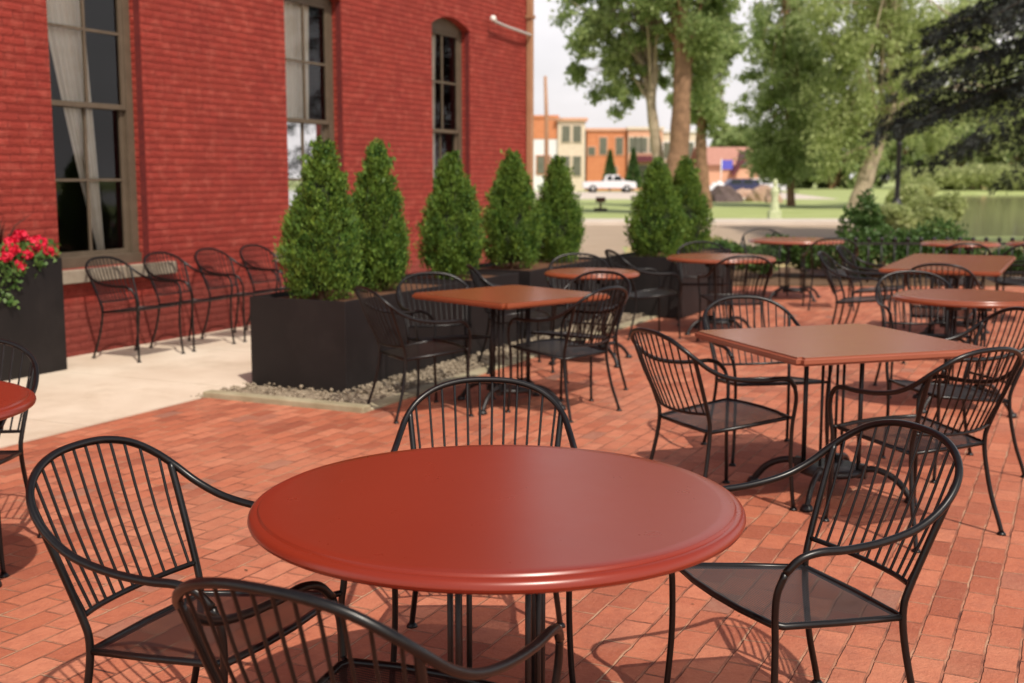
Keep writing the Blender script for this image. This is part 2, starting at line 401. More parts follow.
# kerb round the gravel bed, gravel
mb = MB()
mb.box(2.28,3.62,-.90,-.80,-.02,.055, bevel=.010)
mb.box(3.50,3.62,-.795,5.2,-.02,.03, bevel=.008)
struct(mb.build('kerb', M_kerb, M=MW))
struct(MB().box(2.3,3.5,-.8,5.2,-.03,.02).build('gravel_base', M_gravel, M=MW))
V=[];F=[]
def pebble(p, r):
    k=len(V)
    a = [Vector((RNG.uniform(.7,1.2)*x,RNG.uniform(.7,1.2)*y,RNG.uniform(.5,.8)*z))*r for x,y,z in ((1,0,0),(0,1,0),(-1,0,0),(0,-1,0),(0,0,1),(0,0,-1))]
    rot = Matrix.Rotation(RNG.uniform(0,6.28),3,'Z')
    for q in a: V.append(tuple(rot@q+p))
    for f in ((0,1,4),(1,2,4),(2,3,4),(3,0,4),(1,0,5),(2,1,5),(3,2,5),(0,3,5)): F.append(tuple(k+i for i in f))
for i in range(3600):
    s = RNG.uniform(-.79,5.1); vv = RNG.uniform(2.31,3.49)
    if 2.34<vv<3.12 and s>-.38: vv = RNG.uniform(3.13,3.46)
    pebble(W(s,vv,.028+RNG.uniform(0,.025)), RNG.uniform(.007,.020))
for i in range(900):
    s = RNG.uniform(0,2.6); vv = RNG.uniform(3.0,3.5); 
    q = Vector((1.2,0,0))
    pebble(W(s+5.15,RNG.uniform(3.1,3.75),.03), RNG.uniform(.014,.034))
for i in range(60):
    p = W(RNG.uniform(-.95,-.3), RNG.uniform(2.2,2.3), .02); pebble(p, RNG.uniform(.006,.014))
tag(fast_mesh('gravel', V, F, M_gravel), 'pale pebbles spread around the black planters', 'gravel', kind='stuff')

rng=np.random.default_rng(5); n=240
px_=rng.uniform(-2.2,3.5,n); py_=rng.uniform(1.8,11,n)
V,F=leaves(np.stack([px_,py_,np.full(n,.016)],1),np.stack([rng.normal(0,1,n),rng.normal(0,1,n),np.zeros(n)],1),.018,.6,.05,rng)
V[:,2]=.0145+rng.uniform(0,.004,len(V))
tag(fast_mesh('leaf_litter',V,F,mottled('dry_leaf',(.10,.05,.025),(.22,.12,.06),20,.9,0)),'tiny dry leaf bits scattered over the brick paving','leaf litter',kind='stuff')
# ------------------------------------------------------------------ red brick building
bld = empty('brick_building', tuple(W(0,0)), ua-math.pi/2)     # local x = outward, y = along
tag(bld, 'red painted brick building with tall taupe sash windows beside the patio', 'building')
WH = 9.0; OW = [(-3.22,-2.13),(.03,1.12),(3.30,4.39),(6.50,7.57)]; ZB, ZS, ZA = .77, 3.56, 3.69
mb = MB(); S0, S1 = -9.0, 9.53
def wallq(y0,y1,z0,z1): 
    mb.quad((0,y0,z0),(0,y1,z0),(0,y1,z1),(0,y0,z1))
prev = S0; RV=.125
arcN = 10
for (a,b) in OW:
    wallq(prev,a,-.05,WH); wallq(a,b,-.05,ZB)
    # arch
    pts = []
    for i in range(arcN+1):
        t = i/arcN; pts.append((a+(b-a)*t, ZS+(ZA-ZS)*(1-(2*t-1)**2)))
    for (p,q) in zip(pts,pts[1:]):
        mb.quad((0,p[0],p[1]),(0,q[0],q[1]),(0,q[0],WH),(0,p[0],WH))
        mb.quad((0,p[0],p[1]),(-RV*2.2,p[0],p[1]),(-RV*2.2,q[0],q[1]),(0,q[0],q[1]))
    mb.quad((0,a,ZB),(-RV*2.2,a,ZB),(-RV*2.2,a,ZS),(0,a,ZS))
    mb.quad((0,b,ZB),(0,b,ZS),(-RV*2.2,b,ZS),(-RV*2.2,b,ZB))
    mb.quad((0,a,ZB),(0,b,ZB),(-RV*2.2,b,ZB),(-RV*2.2,a,ZB))
    prev = b
wallq(prev,S1,-.05,WH)
mb.quad((0,S1,-.05),(-12,S1,-.05),(-12,S1,WH),(0,S1,WH))
mb.quad((0,S0,-.05),(0,S0,WH),(-12,S0,WH),(-12,S0,-.05))
mb.quad((-12,S0,-.05),(-12,S0,WH),(-12,S1,WH),(-12,S1,-.05))
wall = mb.build('wall', M_wall, bld, recalc=False)
MB().box(-12.3,.3,S0-.3,S1+.3,WH,WH+.25).build('roof', M_taupe, bld)
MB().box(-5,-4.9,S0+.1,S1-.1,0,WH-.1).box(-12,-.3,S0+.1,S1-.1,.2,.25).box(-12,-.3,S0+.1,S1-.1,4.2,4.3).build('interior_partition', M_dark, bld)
for wi,(a,b) in enumerate(OW):
    fx = -RV
    m = MB()
    # outer trim with segmental head
    tw = .085
    m.box(fx-.09,fx,a+.002,a+tw,ZB,ZS); m.box(fx-.09,fx,b-tw,b-.002,ZB,ZS)
    m.box(fx-.09,fx+.03,a+.002,b-.002,ZB,ZB+.09)
    hp = []
    for i in range(arcN+1):
        t=i/arcN; hp.append((a+.002+(b-a-.004)*t, ZS+(ZA-ZS)*(1-(2*t-1)**2)-.004))
    for (p,q) in zip(hp,hp[1:]):
        mm_ = [(fx,p[0],ZS-.05),(fx,q[0],ZS-.05),(fx,q[0],q[1]),(fx,p[0],p[1])]
        m.quad(*mm_)
    m.quad((fx,a,ZS-.05),(fx-.09,a,ZS-.05),(fx-.09,b,ZS-.05),(fx,b,ZS-.05))
    win = m.build('window', M_taupe, bld)
    # sashes
    y0,y1 = a+tw, b-tw; mid=(y0+y1)/2; zb=ZB+.09; zt=ZS-.05; zm=(zb+zt)/2
    for (za,zc,dx) in ((zb,zm+.02,-.045),(zm-.02,zt,-.008)):
        q = MB(); x0=fx+dx-.035; x1=fx+dx
        fw=.045
        q.box(x0,x1,y0+.001,y0+fw,za,zc); q.box(x0,x1,y1-fw,y1-.001,za,zc)
        q.box(x0,x1-.001,y0+fw,y1-fw,za,za+fw); q.box(x0,x1-.001,y0+fw,y1-fw,zc-fw,zc)
        q.box(x0+.005,x1-.006,mid-.013,mid+.013,za+fw,zc-fw)
        zz=(za+zc)/2; q.box(x0+.006,x1-.008,y0+fw,y1-fw,zz-.013,zz+.013)
        q.build('sash', M_taupe, win)
        MB().quad((x0+.014,y0+.02,za+.02),(x0+.014,y1-.02,za+.02),(x0+.014,y1-.02,zc-.02),(x0+.014,y0+.02,zc-.02)).build('pane', M_glass, win)
    MB().box(-.06,.085,a-.26,b+.27,ZB-.115,ZB-.002,bevel=.008).build('sill', M_stone, bld)
    # narrow strip on the far jamb, darker maroon than the brick
    MB().box(-.072,-.006,b-.006,b+.02,ZB,ZS-.01).build('jamb_strip', M_dkred, bld)
    # curtain
    rows=40; cols=60; V=[];F=[]
    for r_ in range(rows+1):
        z = zt+.05-(zt+.05-(ZB+.10))*r_/rows; t=r_/rows
        if wi==1:
            l = a+.14+ .62*max(0,t)**1.2-.07; rr = a+.62+.14*t
            l = min(l, rr-.075)
        elif wi==2: l=a+.09; rr=a+.80-.10*t
        else: l=a+.06; rr=a+.54-.10*t
        for c_ in range(cols+1):
            k=c_/cols; yy=l+(rr-l)*k
            amp=.013*(1-.3*t)
            V.append((fx-.115+amp*math.sin(k*2*math.pi*6.5+.5*math.sin(t*5))+.004*math.sin(k*31+t*4), yy, z))
    for r_ in range(rows):
        for c_ in range(cols):
            k=r_*(cols+1)+c_; F.append((k,k+1,k+cols+2,k+cols+1))
    fast_mesh('curtain', V, F, M_curt, win, smooth=True)
# downspout on the corner
q = MB(); q.box(.01,.10,S1-.12,S1-.03,.1,WH-.2,bevel=.01)
for z in (1.0,3.95,6.2): q.box(.005,.115,S1-.14,S1-.01,z,z+.05)
q.build('downspout', M_pipe, bld)
# security lamp on the wall
d1 = W(S1-.1,.12,3.70); lp = empty('wall_lamp', tuple(d1)); tag(lp,'small white lamp on a pale grey arm high on the brick corner','lamp')
q = MB(); q.tube(smooth_path([W(S1-.08,.08,3.70)-d1, W(S1-.5,.10,3.71)-d1, W(S1-1.0,.10,3.73)-d1, W(S1-1.4,.10,3.76)-d1],5),.021,8); q.build('arm', M_pale_, lp)
q = MB(); hp=W(S1-1.45,.11,3.79)-d1; q.lathe([(0,.045),(.028,.036),(.042,.015),(.045,-.015),(.036,-.036),(0,-.04)],20,c=hp); q.build('lamp_head', M_white, lp)

# ------------------------------------------------------------------ chair
def make_chair():
    t = empty('patio_chair')
    half = [(0,-.405,.846),(.09,-.400,.841),(.17,-.382,.820),(.230,-.352,.783),(.265,-.308,.740),(.283,-.248,.694),(.294,-.168,.658),(.301,-.06,.638),(.304,.05,.632),(.302,.125,.634),(.295,.178,.620),(.285,.212,.585)]
    full = [(-x,y,z) for x,y,z in half[::-1]]+half[1:]
    rail = smooth_path(full,4)
    rad = [.0108]*len(rail)
    MB().tube(rail, rad, 8).build('arm_rail', M_black, t)
    for s in (-1,1):
        p = smooth_path([(s*.285,.212,.585),(s*.276,.228,.53),(s*.268,.226,.46),(s*.263,.220,.40),(s*.262,.218,.25),(s*.268,.226,.10),(s*.275,.232,.012)],4)
        l = MB().tube(p,.0094,8).build('leg', M_black, t)
        MB().lathe([(0,.014),(.012,.014),(.019,.006),(.020,0),(0,0)],12,c=(s*.275,.232,0)).build('foot', M_black, l)
        p = smooth_path([(s*.258,-.318,.75),(s*.249,-.290,.68),(s*.236,-.252,.58),(s*.224,-.216,.48),(s*.219,-.202,.42),(s*.222,-.207,.33),(s*.235,-.235,.18),(s*.250,-.272,.06),(s*.256,-.286,.012)],4)
        l = MB().tube(p,.0100,8).build('leg', M_black, t)
        MB().lathe([(0,.014),(.012,.014),(.019,.006),(.020,0),(0,0)],12,c=(s*.256,-.286,0)).build('foot', M_black, l)
    # back: lower rail + slats
    q = MB()
    low = smooth_path([(-.224,-.216,.482),(-.12,-.250,.474),(0,-.262,.471),(.12,-.250,.474),(.224,-.216,.482)],5)
    q.tube(low,.0075,6)
    def onp(path, x, ymax=0):
        c = [p for p in path if p.z>.70 or path is low]
        for a,b in zip(c,c[1:]):
            if (a.x-x)*(b.x-x)<=0 and abs(a.x-b.x)>1e-6:
                k=(x-a.x)/(b.x-a.x); return a.lerp(b,k)
        return c[-1]
    n=12
    for i in range(n):
        f=-1+2*(i+.5)/n
        a=onp(low,f*.222); b=onp(rail,f*.262)
        m_=(a+b)/2+Vector((0,-.008,-.002))
        q.tube(smooth_path([a,m_,b],3),.0044,5,cap=False)
    q.build('backrest', M_black, t)
    # seat
    fr = [(-.219,-.200),(-.24,.0),(-.252,.19),(-.235,.213),(-.12,.232),(0,.238),(.12,.232),(.235,.213),(.252,.19),(.24,.0),(.219,-.200),(0,-.208)]
    q = MB(); top=[q.bm.verts.new((x*.98,y*.98,.418+.105*y)) for x,y in fr]; q.bm.faces.new(top)
    seat = q.build('seat', M_mesh, t)
    q = MB(); q.tube([(x,y,.416+.105*y) for x,y in fr], .0095, 8, closed=True)
    for s in (-1,1): q.tube([(s*.245,.205,.437),(s*.264,.222,.439)],.0085,6)
    q.build('seat_frame', M_black, seat)
    return t
chair0 = make_chair(); used=[False]
GRP = 'black wrought iron armchairs around the patio tables'
def chair(x,y,a,label,name='patio_chair'):
    if not used[0]: o=chair0; used[0]=True
    else: o=copy_tree(chair0)
    z = .012
    o.location=(x,y,z); o.rotation_euler=(0,0,R(a))
    tag(o,label,'chair',GRP); return o

# ------------------------------------------------------------------ tables
def table(x,y,rz,shape,size,m,label,group,base_rot=45,length=None,bases=((0,0),)):
    t = empty('round_table' if shape=='round' else 'square_table',(x,y,.012),R(rz))
    q = MB()
    if shape=='round':
        Rr=size/2
        q.lathe([(0,.738),(Rr-.06,.738),(Rr-.0285,.738),(Rr-.0265,.7372),(Rr-.0235,.7315),(Rr-.022,.7305),(Rr-.016,.7305),(Rr-.009,.7285),(Rr-.004,.724),(Rr-.001,.718),(Rr,.712),(Rr-.003,.705),(Rr-.010,.700),(Rr-.05,.699),(0,.699)],128)
        # sharpen flat areas
        o = q.build('tabletop', m, t)
    else:
        w=size/2; l=(length or size)/2
        q.box(-w,w,-l,l,.700,.738)
        es=[e for e in q.bm.edges if abs(e.verts[0].co.z-e.verts[1].co.z)>.01]
        bmesh.ops.bevel(q.bm,geom=es,offset=.025,segments=4,affect='EDGES')
        es=[e for e in q.bm.edges if e.is_boundary or (abs(e.verts[0].co.z-e.verts[1].co.z)<1e-4 and len(e.link_faces)==2 and abs(e.link_faces[0].normal.dot(e.link_faces[1].normal))<.3)]
        q.bm.normal_update()
        es=[e for e in q.bm.edges if len(e.link_faces)==2 and abs(e.link_faces[0].normal.z-e.link_faces[1].normal.z)>.5]
        bmesh.ops.bevel(q.bm,geom=es,offset=.011,segments=3,affect='EDGES')
        o = q.build('tabletop', m, t)
    for f in o.data.polygons: f.use_smooth = True
    o.location.z=.026
    o.data.set_sharp_from_angle(angle=R(30)) if hasattr(o.data,'set_sharp_from_angle') else None
    for (bx,by) in bases:
        ped = MB().lathe([(0,.135),(.15,.135),(.165,.125),(.165,.11),(.15,.10),(0,.10)],32,c=(bx,by,0)).build('base_plate', M_cast, t)
        for k in range(4):
            an=R(base_rot+90*k-rz); ca,sa=math.cos(an),math.sin(an)
            P=lambda r,z:(bx+ca*r,by+sa*r,z)
            q=MB()
            for o_ in (-.016,.016): q.tube([(bx+ca*.135-sa*o_,by+sa*.135+ca*o_,.12),(bx+ca*.135-sa*o_,by+sa*.135+ca*o_,.685)],.0075,8)
            q.build('rod', M_cast, t)
            q=MB(); q.tube(smooth_path([P(.13,.115),P(.17,.135),P(.22,.140),P(.28,.122),P(.33,.090),P(.365,.050),P(.385,.022)],4),.014,8,flat=1.2)
            q.lathe([(0,.03),(.022,.028),(.030,.012),(.031,0),(0,0)],14,c=P(.39,0))
            q.box(-.022,.022,-.018,.018,.09,.16,M=Matrix.Translation((bx+ca*.155,by+sa*.155,0))@Matrix.Rotation(an,4,'Z'))
            q.build('leg', M_cast, t)
        q=MB()
        for k in range(4):
            an=R(base_rot+90*k-rz); M_=Matrix.Translation((bx,by,0))@Matrix.Rotation(an,4,'Z')
            q.box(.0+.02*(k>0),.33,-.02,.02,.686+.001*k,.698,M=M_)
            q.box(.10,.17,-.03,.03,.645,.685,M=M_)
        q.build('top_bracket', M_cast, t).location.z=.024
    return tag(t,label,'table',group)
GT='restaurant tables on the brick patio'
table(-.036,2.84,0,'round',1.20,M_topred,'large glossy red round table in the foreground',GT,base_rot=40)
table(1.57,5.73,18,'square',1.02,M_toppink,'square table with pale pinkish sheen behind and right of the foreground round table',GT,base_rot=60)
table(-.01,8.02,42,'square',.97,M_topbrown,'terracotta square table beside the nearest long black planter',GT,base_rot=62)
table(-2.25,4.08,0,'round',1.10,M_topred,'red round table cut off by the left edge of the photo',GT,base_rot=44)
table(3.05,7.92,0,'round',.97,M_topbrown,'terracotta round table at the right edge behind the pinkish square table',GT,base_rot=30)
table(.67,9.97,0,'round',.80,M_topbrown,'small round terracotta table behind the terracotta square table',GT,base_rot=30)
table(2.08,11.85,0,'round',1.08,M_topbrown,'round table in front of the farthest black planter',GT,base_rot=28)
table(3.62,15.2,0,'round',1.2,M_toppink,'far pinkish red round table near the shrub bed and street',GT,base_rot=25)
table(4.11,11.10,-25.8,'square',.98,M_topbrown,'long rectangular terracotta table at the right behind the round table',GT,base_rot=20,length=2.3,bases=((0,-.6),(0,.6)))
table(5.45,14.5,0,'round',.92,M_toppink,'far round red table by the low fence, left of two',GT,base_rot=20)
table(6.45,14.4,0,'round',.92,M_topbrown,'far round table by the low fence at the right edge of the photo',GT,base_rot=20)

chairs = [
 (.76,3.13,111,'empty chair on the right side of the foreground red round table'),
 (-.76,2.90,-112,'chair on the left side of the foreground red round table, nearest the brick wall'),
 (-.25,2.31,-26,'nearest chair, back to the camera, at the front left of the foreground red table'),
 (-.09,3.66,180,'chair facing the camera behind the foreground red round table'),
 (.99,5.56,-66,'chair on the left side of the pinkish square table'),
 (1.42,6.55,190,'chair facing the camera behind the pinkish square table'),
 (1.77,5.15,28,'chair turned away from the camera at the near right of the pinkish table'),
 (2.33,6.22,100,'chair on the far right side of the pinkish square table'),
 (-.60,7.75,-62,'chair at the near left of the terracotta square table, legs beside the pebbles'),
 (-.47,8.35,200,'chair facing the camera between the terracotta square table and the planter'),
 (.33,7.80,48,'chair at the near right of the terracotta square table'),
 (.46,8.50,145,'chair facing left at the far right of the terracotta square table'),
 (.05,9.60,-80,'chair at the left of the small round terracotta table, half hidden by planter chairs'),
 (.62,10.55,182,'chair behind the small round terracotta table'),
 (1.33,11.60,-76,'chair facing right at the left of the round table by the farthest planter'),
 (2.04,12.62,176,'chair facing the camera behind the round table by the farthest planter'),
 (2.06,11.02,4,'chair turned away from the camera before the table by the farthest planter'),
 (3.38,15.9,176,'chair behind the far pinkish round table near the street'),
 (3.78,14.15,-8,'chair with its back to the camera at the far pinkish round table'),
 (3.27,11.05,-114,'nearer chair on the left long side of the rectangular terracotta table'),
 (3.72,12.06,-116,'farther chair on the left long side of the rectangular terracotta table'),
 (3.62,9.98,-24,'chair at the near end of the rectangular terracotta table'),
 (5.45,12.75,66,'chair on the right side of the rectangular terracotta table'),
 (2.95,8.47,176,'chair behind the terracotta round table at the right edge'),
 (4.86,13.0,-6,'far chair near the low fence, left of two with backs to the camera'),
 (5.52,13.0,0,'far chair near the low fence, right of two with backs to the camera'),
 (-2.27,4.68,184,'chair at the cut off red table on the left edge'),
]
for c in chairs: chair(*c)
for (x,y,a,l) in [(-3.22,10.21,-115,'first of four chairs along the brick wall, nearest the flower planter'),
 (-2.92,10.84,-116,'second of four chairs along the brick wall, under the right end of the stone sill'),
 (-2.62,11.47,-114,'third of four chairs along the brick wall, counted from the flower planter'),
 (-2.33,12.09,-116,'last of four chairs along the brick wall, nearest the evergreen planter')]:
    o=chair(x,y,a,l); o.location.z=.018; o['group']='four chairs in a row against the brick wall'

# ------------------------------------------------------------------ planters and arborvitae
def planter(s0,s1,v0,v1,h,label,name='planter_box'):
    c = W((s0+s1)/2,(v0+v1)/2,.02); t=empty(name,tuple(c),ua-math.pi/2)
    hx=(v1-v0)/2; hy=(s1-s0)/2; th=.03
    q=MB(); q.box(-hx,hx,-hy,hy,0,h,bevel=.004)
    # open top: remove lid and inset
    q.bm.faces.ensure_lookup_table()
    tf=max(q.bm.faces,key=lambda f:f.calc_center_median().z+f.calc_area())
    r=bmesh.ops.inset_region(q.bm,faces=[tf],thickness=th)
    bmesh.ops.translate(q.bm,verts=tf.verts,vec=(0,0,-.05))
    q.build('box', M_planter, t)
    MB().box(-hx+th+.002,hx-th-.002,-hy+th+.002,hy-th-.002,h-.09,h-.035).build('soil', M_mulch, t)
    return tag(t,label,'planter','black box planters with evergreens')
PH=.665
planter(-.38,1.42,2.31,3.15,PH,'long black planter nearest the camera, holding two evergreens')
planter(1.55,2.50,2.31,3.15,PH,'black planter holding a single evergreen between the two long planters')
planter(2.75,4.85,2.31,3.15,PH,'black planter with two evergreens near the brick corner')
planter(5.1,7.1,3.05,3.9,PH,'farthest black planter, past the brick corner, holding two evergreens')
fl = planter(-1.75,-.42,.04,.50,.90,'tall black planter full of red geraniums against the brick wall')
del fl['group']

def make_arb(kind,label,loc,h,w,seed,n=38000):
    rng=np.random.default_rng(seed); t=empty('arborvitae',loc)
    z0=.06
    def prof(k):  # k 0..1 height -> radius fraction
        return np.where(k<.32, .72+.28*np.sin(np.clip(k/.32,0,1)*np.pi/2), np.clip((1-((k-.32)/.68)**1.22),.0,1))
    nc=260; kc=rng.beta(1.0,1.25,nc); tc_=rng.uniform(0,2*np.pi,nc)
    lob=1+.09*np.sin(tc_*3+kc*9+seed)+.08*np.sin(tc_*5-kc*15+2*seed)+rng.normal(0,.05,nc)
    rc=prof(kc)*lob*(w/2)*(.96-.28*rng.uniform(0,1,nc)**2)
    lean=rng.normal(0,.03,2)
    cc=np.stack([rc*np.cos(tc_)+lean[0]*kc*h*.5,rc*np.sin(tc_)+lean[1]*kc*h*.5,z0+kc*(h-z0)],1)
    cd_=np.stack([np.cos(tc_)*.45,np.sin(tc_)*.45,np.full(nc,1.0)],1)
    idx=rng.integers(0,nc,n); f_=rng.uniform(-.5,1,n)[:,None]
    sprd=.030*(1.15-.45*f_)*(1-.45*kc[idx][:,None])
    c=cc[idx]+cd_[idx]*f_*.085+rng.normal(0,1,(n,3))*sprd*[1,1,.7]
    V1,F1=leaves(c,cd_[idx]+rng.normal(0,.25,(n,3)),.027,.38,.35,rng)
    m=420; ks=rng.uniform(.05,1,m); th2=rng.uniform(0,6.28,m); r2=prof(ks)*(w/2)*rng.uniform(1.0,1.18,m)
    c2=np.stack([r2*np.cos(th2),r2*np.sin(th2),z0+ks*(h-z0)],1); V2,F2=leaves(c2,np.stack([np.cos(th2)*.6,np.sin(th2)*.6,np.ones(m)],1),.07,.34,.25,rng)
    m=520; k3=rng.uniform(0,1,m); wv=.05*np.sin(k3*3+seed)*(1 if seed%2 else -1); tp=np.array([[.0,.0],[.07,-.04],[-.06,.05]])[rng.integers(0,3,m)]
    c3=np.stack([tp[:,0]+wv+rng.normal(0,.026,m),tp[:,1]+rng.normal(0,.026,m),h-.20+.24*k3-np.abs(tp[:,0])*1.6],1); V3,F3=leaves(c3,np.tile([0,0,1.2],(m,1)),.045,.4,.4,rng)
    V=np.concatenate([V1,V2,V3]); F=np.concatenate([F1,F2+len(V1),F3+len(V1)+len(V2)])
    fast_mesh('foliage',V,F,M_arb,t)
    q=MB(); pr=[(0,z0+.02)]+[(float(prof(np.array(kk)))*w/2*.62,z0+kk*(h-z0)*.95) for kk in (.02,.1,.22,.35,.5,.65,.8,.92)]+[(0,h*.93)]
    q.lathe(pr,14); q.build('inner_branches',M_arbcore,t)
    MB().tube([(0,0,-.03),(0,0,.35)],.022,8).build('trunk',M_bark,t)
    return tag(t,label,'evergreen','arborvitae growing in the black planters')
zt=.02+PH-.04
def arb_at(px,ytop,s,v,wpx,lab,seed):
    p=W(s,v,zt); top=at(px,ytop,p.y).z; X=(px-512)/FPX*p.y*1.0
    w=wpx/FPX*p.y
    make_arb(0,lab,(p.x,p.y,zt),top-zt-.09,w,seed)
arb_at(320,135,-.05,2.72,72,'evergreen at the near end of the nearest planter, widest of the row',1)
arb_at(375,138,.72,2.72,58,'evergreen with a curled tip at the far end of the nearest planter',2)
arb_at(450,147,1.97,2.74,56,'evergreen standing alone in its planter below the third window',3)
arb_at(515,146,3.33,2.68,55,'evergreen in the corner planter, partly in front of the brick corner',4)
arb_at(556,152,4.35,2.72,46,'smaller evergreen in the corner planter, just right of the brick corner',5)
arb_at(643,156,5.5,3.45,54,'left evergreen of the pair in the farthest planter',6)
arb_at(684,155,6.6,3.45,48,'right evergreen of the pair in the farthest planter',8)

# geraniums
gp=W(-1.05,.27,.92-.05)
t=empty('red_geraniums',tuple(gp),ua-math.pi/2); tag(t,'bright red geraniums with trailing greenery and dark spiky blades in the tall planter','flowers')
rng=np.random.default_rng(3)
n=2600; c=np.stack([rng.uniform(-.2,.24,n),rng.uniform(-.62,.62,n),rng.uniform(0,.18,n)],1); V,F=leaves(c,np.tile([.2,0,.5],(n,1)),.05,.8,.8,rng)
tr=[]
for (yy,ln,k) in ((.06,.30,60),(.12,.36,70),(.0,.30,60),(.18,.22,50),(.36,.16,16),(-.2,.3,60),(-.45,.25,60)):
    for i in range(k):
        f=rng.uniform(0,1); tr.append((.245+.03*math.sin(f*7)+rng.normal(0,.015), yy+.03*math.sin(f*5)+rng.normal(0,.02), .06-ln*f))
V2,F2=leaves(np.array(tr),np.tile([.4,0,-.6],(len(tr),1)),.042,.7,.6,rng)
fast_mesh('leaves',np.concatenate([V,V2]),np.concatenate([F,F2+len(V)]),M_gerl,t)
heads=[(.10,.50,.24,.085),(.16,.42,.20,.07),(.05,.57,.19,.06),(.2,.30,.14,.06),(.12,.24,.26,.06),(.08,.36,.33,.055),(.2,.16,.2,.07),(.23,.08,.12,.06),(.1,.02,.24,.07),(.2,-.08,.22,.07),(.1,-.2,.3,.07),(.22,-.3,.18,.07),(.08,-.42,.26,.07),(.24,.19,.02,.055),(.18,.53,.14,.055),(.2,-.5,.2,.07)]
for hx_,hy_,hz_,hr in heads:
    hz_=hz_*.72; hr*=.9; m=150; d=rng.normal(0,1,(m,3)); d/=np.linalg.norm(d,axis=1)[:,None]; c=d*hr*rng.uniform(.7,1,(m,1))*[1,1,.75]+[hx_,hy_,hz_]
    V,F=leaves(c,d*.3,.034,.9,.8,rng); fast_mesh('flower_head',V,F,M_petal,t)
q=MB()
for i in range(16):
    a=rng.uniform(0,6.28); l=rng.uniform(.25,.38); d=Vector((math.cos(a),math.sin(a),0))*rng.uniform(.05,.28)
    b0=Vector((0,.22,.05)); q.tube([b0,b0+d*.45+Vector((0,0,l*.7)),b0+d+Vector((0,0,l))],[.012,.009,.001],4)
q.build('spiky_blades',M_spike,t)

# ------------------------------------------------------------------ shrubs, fence
def shrub(name,label,cat,loc,r,h,m,n=1800,size=.09,seed=0,group=None,jit=.7,aspect=.6):
    rng=np.random.default_rng(seed+100); t=empty(name,loc)
    k=max(3,int(r*6)); cs=np.stack([rng.uniform(-r,r,k)*.6,rng.uniform(-r,r,k)*.6,rng.uniform(.3,.75,k)*h],1)
    idx=rng.integers(0,k,n); d=rng.normal(0,1,(n,3)); d/=np.linalg.norm(d,axis=1)[:,None]
    c=cs[idx]+d*np.array([r*.5,r*.5,h*.36])*rng.uniform(.5,1.05,(n,1)); c[:,2]=np.clip(c[:,2],.01,None)
    V,F=leaves(c,d*.6+[0,0,.4],size,aspect,jit,rng); fast_mesh('foliage',V,F,m,t)
    q=MB()
    for i in range(6):
        a=i*1.05; q.tube([(0,0,-.02),(math.cos(a)*r*.3,math.sin(a)*r*.3,h*.5)],[.02,.008],5)
    q.build('stem',M_bark,t)
    return tag(t,label,cat,group)
SG='shrubs in the bed along the patio edge'
shr=[(3.15,17.9,.55,.55,M_shrub,'low green shrub behind the round table by the farthest planter'),
(3.9,18.3,.6,.6,M_shrub,'rounded green shrub behind the far pinkish round table'),
(3.2,19.6,.7,.75,M_yel,'yellow green shrub at the left end of the bed near the street'),
(4.8,18.4,.6,.62,M_shrub,'dark green shrub just right of the far pinkish table'),
(5.5,18.0,.8,.80,M_shrub,'broad dark shrub behind the leaning chair backs'),
(6.3,18.6,.9,.95,M_shrub,'tallest leafy shrub left of the lamp post'),
(7.0,19.0,.7,.70,M_shrub,'dense shrub in front of the lamp post'),
(8.0,19.2,.55,.36,M_shrub,'shrub right of the lamp post foot'),
(5.9,20.3,.45,1.25,M_shrub,'thin upright shrub rising above the bed left of the lamp post'),
(9.0,19.6,.5,.34,M_shrub,'low shrub at the right end of the bed behind the fence')]
for i,(x,y,r,h,m,l) in enumerate(shr): shrub('shrub',l,'shrub',(x,y,.03),r,h,m,int(1400+1500*r),.075,i,SG)
# reeds and bank growth by the pond
rg=[(13.7,38.5,.9,1.1),(14.3,43,.9,1.3),(16.3,49,.9,1.2),(18.6,56,1.0,1.2),(22.2,66,1.2,1.3),(27.0,80,1.5,1.5),(11.9,36,.9,.8),(12.9,36.5,.8,.7)]
for i,(x,y,r,h) in enumerate(rg):
    shrub('bank_shrub',['pale yellow green bush beside the lamp post on the pond bank','tall pale bush just right of the lamp post','bright green bush on the near pond bank','second bright bush along the pond bank','large pale bush midway along the pond edge','farthest pale bush at the pond edge','lowest pale bush at the foot of the lamp post','low bush at the near water edge'][i],'bush',(x,y,-.1),r,h,M_reed if i!=3 else M_yel,2600,.16+.03*(y/40),50+i,'bushes on the pond bank')
for i,(px,h,w_) in enumerate([(930,3.2,5.0),(958,2.6,4.5),(985,3.4,5.0),(1010,2.5,4.5),(1040,3.6,6)]):
    shrub('bank_shrub',['sunlit bush at the left end of the far pond bank','low sunlit bush second from the left on the far pond bank','tall sunlit bush in the middle of the far pond bank','low bush near the right edge of the far pond bank','biggest bush on the far pond bank at the right edge'][i],'bush',((px-512)/FPX*157,157,-.2),w_,h,M_reed,2600,.55,80+i,'bushes on the far pond bank')
fn=empty('garden_fence',(5.0,17.35,.03)); tag(fn,'low black iron fence with ball finials along the far patio edge','fence')
q=MB(); FL=9.5
q.box(0,FL,-.015,.015,.56,.59).box(0,FL,-.015,.015,.14,.17).build('rail',M_cast,fn)
nf=int(FL/.19)
for i in range(nf+1):
    x=i*FL/nf; q=MB(); q.tube([(x,0,.0),(x,0,.60)],.012,6); q.lathe([(0,.07),(.026,.055),(.036,.03),(.026,.005),(0,-.01)],10,c=(x,0,.605)); q.build('picket',M_cast,fn)

